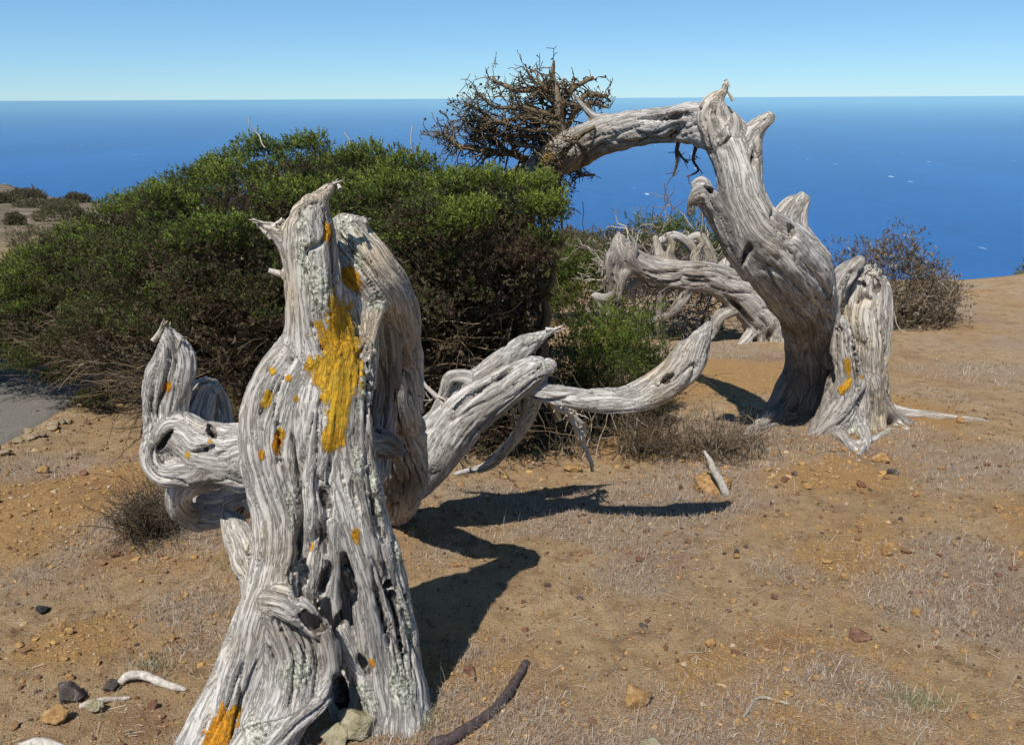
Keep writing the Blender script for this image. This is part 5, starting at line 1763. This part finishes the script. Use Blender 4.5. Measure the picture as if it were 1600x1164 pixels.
rn = np.random.default_rng(51)
small = [(1200, 736), (1240, 742), (1225, 752), (1320, 705), (1560, 795), (1345, 760), (1450, 812), (1395, 740), (1210, 712), (1165, 692), (1265, 708), (1300, 715), (1528, 732), (1500, 660), (1212, 1098), (1235, 1086), (1275, 1062), (1250, 1050), (1150, 1022),
         (1400, 1020), (1465, 1012), (1505, 1018), (1430, 960), (1385, 985), (1180, 945), (1210, 935), (1145, 940), (1320, 905), (1150, 870), (1110, 1010), (1165, 1125), (1285, 1095), (1520, 1120), (1545, 1055), (1475, 900), (1005, 980), (965, 1030), (975, 1045),
         (880, 1100), (925, 1130), (900, 1020), (820, 985), (905, 935), (870, 990), (1060, 905), (760, 1000), (705, 1000), (110, 990), (130, 1000), (160, 985), (150, 1035), (120, 1025), (100, 1030), (60, 1060), (205, 1020), (270, 1000), (255, 1120), (240, 1105),
         (230, 1030), (30, 1010), (75, 1010), (110, 1060), (22, 760), (45, 800), (75, 800), (90, 795), (130, 740), (180, 870), (290, 930), (130, 920), (40, 930), (250, 870), (1330, 1110), (1390, 1140), (1240, 1140), (1090, 1140), (1450, 1050), (1560, 900)]
mats = [M_ROCK_OCHRE] * 10 + [M_ROCK_RED] * 4 + [M_ROCK_DARK]
hues = {'ochre_tuff': 'ochre', 'red_scoria': 'rust red', 'dark_scoria': 'dark brown'}
marks = [(1116, 750, 'near the pitted brown rock'), (1300, 690, 'near the roots of the arched juniper'), (1376, 760, 'near the ochre stone on the slope'), (1384, 860, 'near the angular yellow stone'), (995, 1085, 'near the lumpy yellow ochre rock'),
         (760, 1080, 'near the dark curved stick'), (240, 1060, 'near the bent pale stick'), (68, 950, 'near the small black stone'), (67, 760, 'on the bank below the gravel track'), (1432, 1090, 'near the olive green tuft'), (1340, 995, 'near the flat reddish slab'),
         (1000, 876, 'near the flat brick red stone'), (100, 1105, 'near the dark crusted rock'), (1200, 1095, 'near the thin dry stalk'), (1530, 780, 'on the open grassy slope'), (290, 900, 'left of the front trunk under the hooked limb')]
for k, (px, py) in enumerate(small):
    mt = mats[rn.integers(0, len(mats))]
    w = rn.uniform(9, 19)
    size_w = 'tiny' if w < 12 else 'small' if w < 16 else 'fist-sized'
    near = min(marks, key=lambda q_: (q_[0] - px) ** 2 + ((q_[1] - py) * 1.6) ** 2)[2]
    lab = '%s %s stone lying loose %s' % (size_w, hues[mt.name], near)
    stone('stone', px, py, w, w * rn.uniform(0.45, 0.8), mt, lab, 'stone', '%s stones %s' % (size_w + ' ' + hues[mt.name], near), seed=k, shape=ICO3)
# clods along the edge of the track
for k in range(13):
    t = k / 12.0
    px, py = 4 + 106 * t + rn.normal() * 5, 706 - 50 * t + rn.normal() * 5
    stone('clod', px, py, rn.uniform(12, 30), rn.uniform(6, 13), M_CLOD, 'pale earth clod along the edge of the gravel track', 'clod', 'clods edging the track', seed=k + 80, shape=ICO3)

# ------------------------------------------------------------------ loose sticks


def stick(pts, tone, mat, label, sides=10, wob=0.004, lift=True):
    """a stick lying on the ground; points are (px, py, radius px[, height px])"""
    c, r = [], []
    for q_ in pts:
        g0 = G(q_[0], q_[1])
        s = px_size(g0)
        c.append(g0 + np.array([0, 0, (q_[3] if len(q_) > 3 else q_[2] * 0.6) * s]))
        r.append(q_[2] * s)
    c, r = np.array(c), np.array(r)
    L = np.concatenate([[0], np.cumsum(np.linalg.norm(np.diff(c, axis=0), axis=1))])
    t = np.linspace(0, L[-1], 44)
    cc = catmull(L, c, t)
    rr = np.interp(t, L, r) * (1 + 0.16 * perlin(np.stack([t * 30, t * 0 + pts[0][0], t * 0], -1)))
    cc = cc + wob * np.stack([perlin(np.stack([t * 14 + j * 31.7, t * 0 + pts[0][0], t * 0 + 2.5], -1)) for j in range(3)], -1)
    rr[0] *= 0.35
    rr[-1] *= 0.35
    v, f, tn_ = tubes_np([(cc, rr, tone)], sides)
    tn_ = np.clip(tn_ + 0.25 * perlin(v * np.array([60, 60, 60])) - 0.1, 0, 1)
    o = mesh_np('stick', v, f, mat, None, {'tone': tn_})
    return tag(o, label, 'stick')


m, nt, b = new_mat('dark_stick_bark')
q = NB(nt)
n1 = q.noise(q.n('ShaderNodeNewGeometry').outputs['Position'], 45, 5, 0.7)
q.link(q.ramp(n1, [(0.35, (0.030, 0.020, 0.019)), (0.6, (0.075, 0.050, 0.045)), (0.75, (0.20, 0.15, 0.13))]), b.inputs['Base Color'])
b.inputs['Roughness'].default_value = 0.8
q.link(q.bump(n1, 0.8, 0.006), b.inputs['Normal'])
M_STICK_DARK = m
stick([(823, 1034, 5), (815, 1052, 7), (798, 1080, 8), (778, 1105, 8.5), (750, 1130, 9), (715, 1152, 9.5), (670, 1170, 10)], 0.1, M_STICK_DARK, 'dark curved stick on the soil right of the front trunk', wob=0.006)
stick([(188, 1072, 5, 3), (200, 1066, 7, 10), (222, 1064, 7, 11), (250, 1071, 6.5, 7), (275, 1077, 5.5, 4), (292, 1079, 3)], 1.0, M_TWIG_PALE, 'pale bent stick lying left of the front trunk')
stick([(125, 1106, 5), (148, 1100, 5, 5), (175, 1094, 4), (205, 1092, 2.5)], 0.75, M_TWIG_PALE, 'thin pale stick pinned by the tan stone')
stick([(30, 1172, 8), (58, 1166, 9, 7), (85, 1168, 8), (110, 1180, 6)], 0.95, M_TWIG_PALE, 'pale stick end on the soil in front of the orange rock')
stick([(1235, 1100, 2), (1190, 1092, 2.4, 4), (1160, 1122, 2)], 0.6, M_TWIG_PALE, 'thin dry stalk lying over small ochre stones')
# the leaning pale stick stands on its foot
b0, b1 = G(1137, 774), P(1101, 704, G(1137, 774)[1] + 0.05)
cc = np.linspace(b0 - [0, 0, 0.015], b1, 26) + 0.010 * np.stack([perlin(np.stack([np.linspace(0, 4, 26) + j * 9, np.zeros(26) + 0.3, np.zeros(26)], -1)) for j in range(3)], -1)
s = px_size(b0)
v, f, t = tubes_np([(cc, np.interp(np.linspace(0, 1, 26), [0, .1, .6, 1], [5, 6.5, 6, 2]) * s, 0.98)], 10)
tag(mesh_np('stick', v, f, M_TWIG_PALE, None, {'tone': np.clip(t + 0.3 * perlin(v * 50) - 0.12, 0, 1)}), 'pale stick leaning upright beside the pitted brown rock', 'stick')

# ------------------------------------------------------------------ dry grass, crumbs and litter on the slope
TRUNK_SPOTS = np.array([(base[0], base[1])])


def sample_ground(n, rnd, r0=1.75, r1=9.0, power=1.0):
    th = rnd.uniform(-0.72, 0.72, n)
    u = rnd.random(n)
    r = r0 * (r1 / r0) ** (u ** power)
    return r * np.sin(th), r * np.cos(th)


rn = np.random.default_rng(61)


def blades(x, y, L, lean, tone, width, rnd):
    n = len(x)
    z = H(x, y)
    a = rnd.uniform(0, 2 * math.pi, n)
    ld = np.stack([np.cos(a), np.sin(a), np.zeros(n)], -1)
    sd = np.stack([-np.sin(a + rnd.normal(size=n)), np.cos(a + rnd.normal(size=n)), np.zeros(n)], -1) * (width * 0.5)[:, None]
    p0 = np.stack([x, y, z - 0.004], -1)
    up = np.array([0, 0, 1.0])
    p1 = p0 + L[:, None] * 0.5 * (ld * (lean * 0.6)[:, None] + up * np.sqrt(np.maximum(1 - (lean * 0.6) ** 2, 0.02))[:, None])
    d2 = np.clip(lean * 1.25, 0, 0.995)
    p2 = p1 + L[:, None] * 0.5 * (ld * d2[:, None] + up * np.sqrt(1 - d2 ** 2)[:, None])
    V = np.stack([p0 - sd, p0 + sd, p1 + sd * 0.8, p1 - sd * 0.8, p2], 1).reshape(-1, 3)
    o = np.arange(n) * 5
    return V, np.stack([o, o + 1, o + 2, o + 3], -1), np.stack([o + 3, o + 2, o + 4], -1), np.repeat(tone, 5)


# tufts
X, Y = sample_ground(42000, rn, 1.75, 9.5, 0.9)
gm = grassy(X, Y)
keep = (rn.random(len(X)) < np.clip((gm - 0.14) * 1.2, 0.04, 1) ** 1.35) & (road_dist(X, Y) > ROAD_W + 0.05)
X, Y, gm = X[keep], Y[keep], gm[keep]
k = rn.integers(3, 10, len(X))
X2, Y2, g2 = np.repeat(X, k), np.repeat(Y, k), np.repeat(gm, k)
tt = np.repeat(np.clip(0.42 + 0.18 * rn.normal(size=len(X)), 0.05, 0.85), k)
hL = np.repeat(rn.uniform(0.6, 1.3, len(X)), k)
sp = 0.016 + 0.020 * rn.random(len(X2))
X2 = X2 + rn.normal(size=len(X2)) * sp
Y2 = Y2 + rn.normal(size=len(X2)) * sp
L = hL * rn.uniform(0.014, 0.042, len(X2)) * (0.6 + 0.7 * g2)
lean = np.clip(np.abs(rn.normal(size=len(X2))) * 0.45 + 0.32, 0, 0.97)
r_ = np.hypot(X2, Y2)
tone = np.clip(tt + 0.13 * rn.normal(size=len(X2)), 0, 0.93)
V, Q4, T3, To = blades(X2, Y2, L, lean, tone, 0.0013 + 0.00055 * r_ * 0.6, rn)
grass = mesh_np('dry_grass', V, [Q4, T3], M_STRAW, None, {'tone': To}, smooth=False)
tag(grass, 'short withered grey tan grass scattered over the slope', 'grass', kind='stuff')

# taller single stalks
X, Y = sample_ground(1300, rn, 1.8, 6.0)
kp = (rn.random(len(X)) < 0.12 + 0.8 * grassy(X, Y)) & (road_dist(X, Y) > ROAD_W + 0.1)
X, Y = X[kp], Y[kp]
V, Q4, T3, To = blades(X, Y, rn.uniform(0.05, 0.15, len(X)), np.clip(np.abs(rn.normal(size=len(X))) * 0.45, 0, 0.9), np.clip(0.8 + 0.1 * rn.normal(size=len(X)), 0, 0.93), np.full(len(X), 0.0015), rn)
tag(mesh_np('grass_stalks', V, [Q4, T3], M_STRAW, None, {'tone': To}, smooth=False), 'thin pale dry grass stalks standing above the withered turf', 'grass', kind='stuff')

# fallen straw and twig litter
X, Y = sample_ground(6500, rn, 1.75, 7.5)
kp = road_dist(X, Y) > ROAD_W + 0.05
X, Y = X[kp], Y[kp]
n = len(X)
a = rn.uniform(0, 6.283, n)
Lh = rn.uniform(0.004, 0.014, n) * rn.choice([1, 1, 1, 1, 1, 2.6], n)
dx, dy = np.cos(a) * Lh, np.sin(a) * Lh
wd = rn.uniform(0.0004, 0.0009, n)
za, zb = H(X - dx, Y - dy) + rn.uniform(0.002, 0.008, n), H(X + dx, Y + dy) + rn.uniform(0.002, 0.012, n)
nx, ny = -np.sin(a) * wd, np.cos(a) * wd
V = np.stack([np.stack([X - dx - nx, Y - dy - ny, za], -1), np.stack([X - dx + nx, Y - dy + ny, za + wd], -1), np.stack([X + dx + nx, Y + dy + ny, zb + wd], -1), np.stack([X + dx - nx, Y + dy - ny, zb], -1)], 1).reshape(-1, 3)
tag(mesh_np('straw_litter', V, np.arange(4 * n).reshape(-1, 4), M_STRAW, None, {'tone': np.repeat(np.clip(rn.uniform(0.05, 0.85, n), 0, 0.93), 4)}, smooth=False), 'fallen straws and bits of twig strewn over the soil', 'litter', kind='stuff')

# soil crumbs and pebbles
V, Fc, To, o = [], [], [], 0
for (n, r1, szr, tmpl, pw) in ((26000, 7.5, (0.0028, 0.0078), (oct_v, oct_f), 1.0), (4200, 7.0, (0.006, 0.014), ICO1, 1.0)):
    X, Y = sample_ground(n, rn, 1.75, r1, pw)
    dens = 0.25 + 0.9 * ochre(X, Y)
    kp = (rn.random(n) < dens) & (road_dist(X, Y) > ROAD_W)
    X, Y = X[kp], Y[kp]
    sz_ = rn.uniform(szr[0], szr[1], len(X)) * (0.7 + 0.6 * rn.random(len(X)) ** 3) * np.clip(np.hypot(X, Y) / 3.0, 0.8, 1.6)
    sc3 = rn.uniform(0.6, 1.3, (len(X), 3))
    tv, tf = tmpl
    v = tv[None] * sc3[:, None] * (1 + 0.25 * rn.normal(size=(len(X), len(tv), 1)))
    a = rn.uniform(0, 6.283, len(X))
    ca, sa2 = np.cos(a)[:, None], np.sin(a)[:, None]
    v = np.stack([v[..., 0] * ca - v[..., 1] * sa2, v[..., 0] * sa2 + v[..., 1] * ca, v[..., 2] * 0.75], -1) * sz_[:, None, None]
    v = v + np.stack([X, Y, H(X, Y) + sz_ * 0.22], -1)[:, None]
    V.append(v.reshape(-1, 3))
    Fc.append((tf[None] + (np.arange(len(X)) * len(tv))[:, None, None]).reshape(-1, 3) + o)
    och = ochre(X, Y)
    To.append(np.repeat(np.clip(0.22 + 0.42 * och + 0.20 * rn.normal(size=len(X)), 0, 1), len(tv)))
    o += len(X) * len(tv)
tag(mesh_np('gravel', np.concatenate(V), np.concatenate(Fc), M_PEBBLE, None, {'tone': np.concatenate(To)}, smooth=False), 'ochre and rust crumbs and pebbles strewn over the soil', 'gravel', kind='stuff')

# little green tufts
def tuft(px, py, w_px, n, label, tone, hgt):
    g0 = G(px, py)
    s = px_size(g0)
    X, Y = g0[0] + rn.normal(size=n) * w_px * s * 0.26, g0[1] + rn.normal(size=n) * w_px * s * 0.22
    V, Q4, T3, To = blades(X, Y, rn.uniform(0.4, 1.0, n) * hgt, np.clip(np.abs(rn.normal(size=n)) * 0.5, 0, 0.95), np.clip(tone + 0.03 * rn.normal(size=n), 0, 1), np.full(n, 0.0024), rn)
    V = V - g0
    o = mesh_np('grass_tuft', V, [Q4, T3], M_STRAW, None, {'tone': To}, smooth=False)
    o.location = g0
    tag(o, label, 'grass', kind='stuff')


tuft(1432, 1095, 84, 520, 'low olive green tuft of grass on the open slope', 0.985, 0.05)
tuft(655, 1128, 40, 120, 'yellow green grass tuft at the right foot of the front trunk', 1.0, 0.09)
tuft(360, 880, 60, 260, 'small green tuft in the shade of the hooked limb', 0.985, 0.04)
tuft(240, 1040, 80, 300, 'olive grass tuft behind the bent pale stick', 0.97, 0.05)
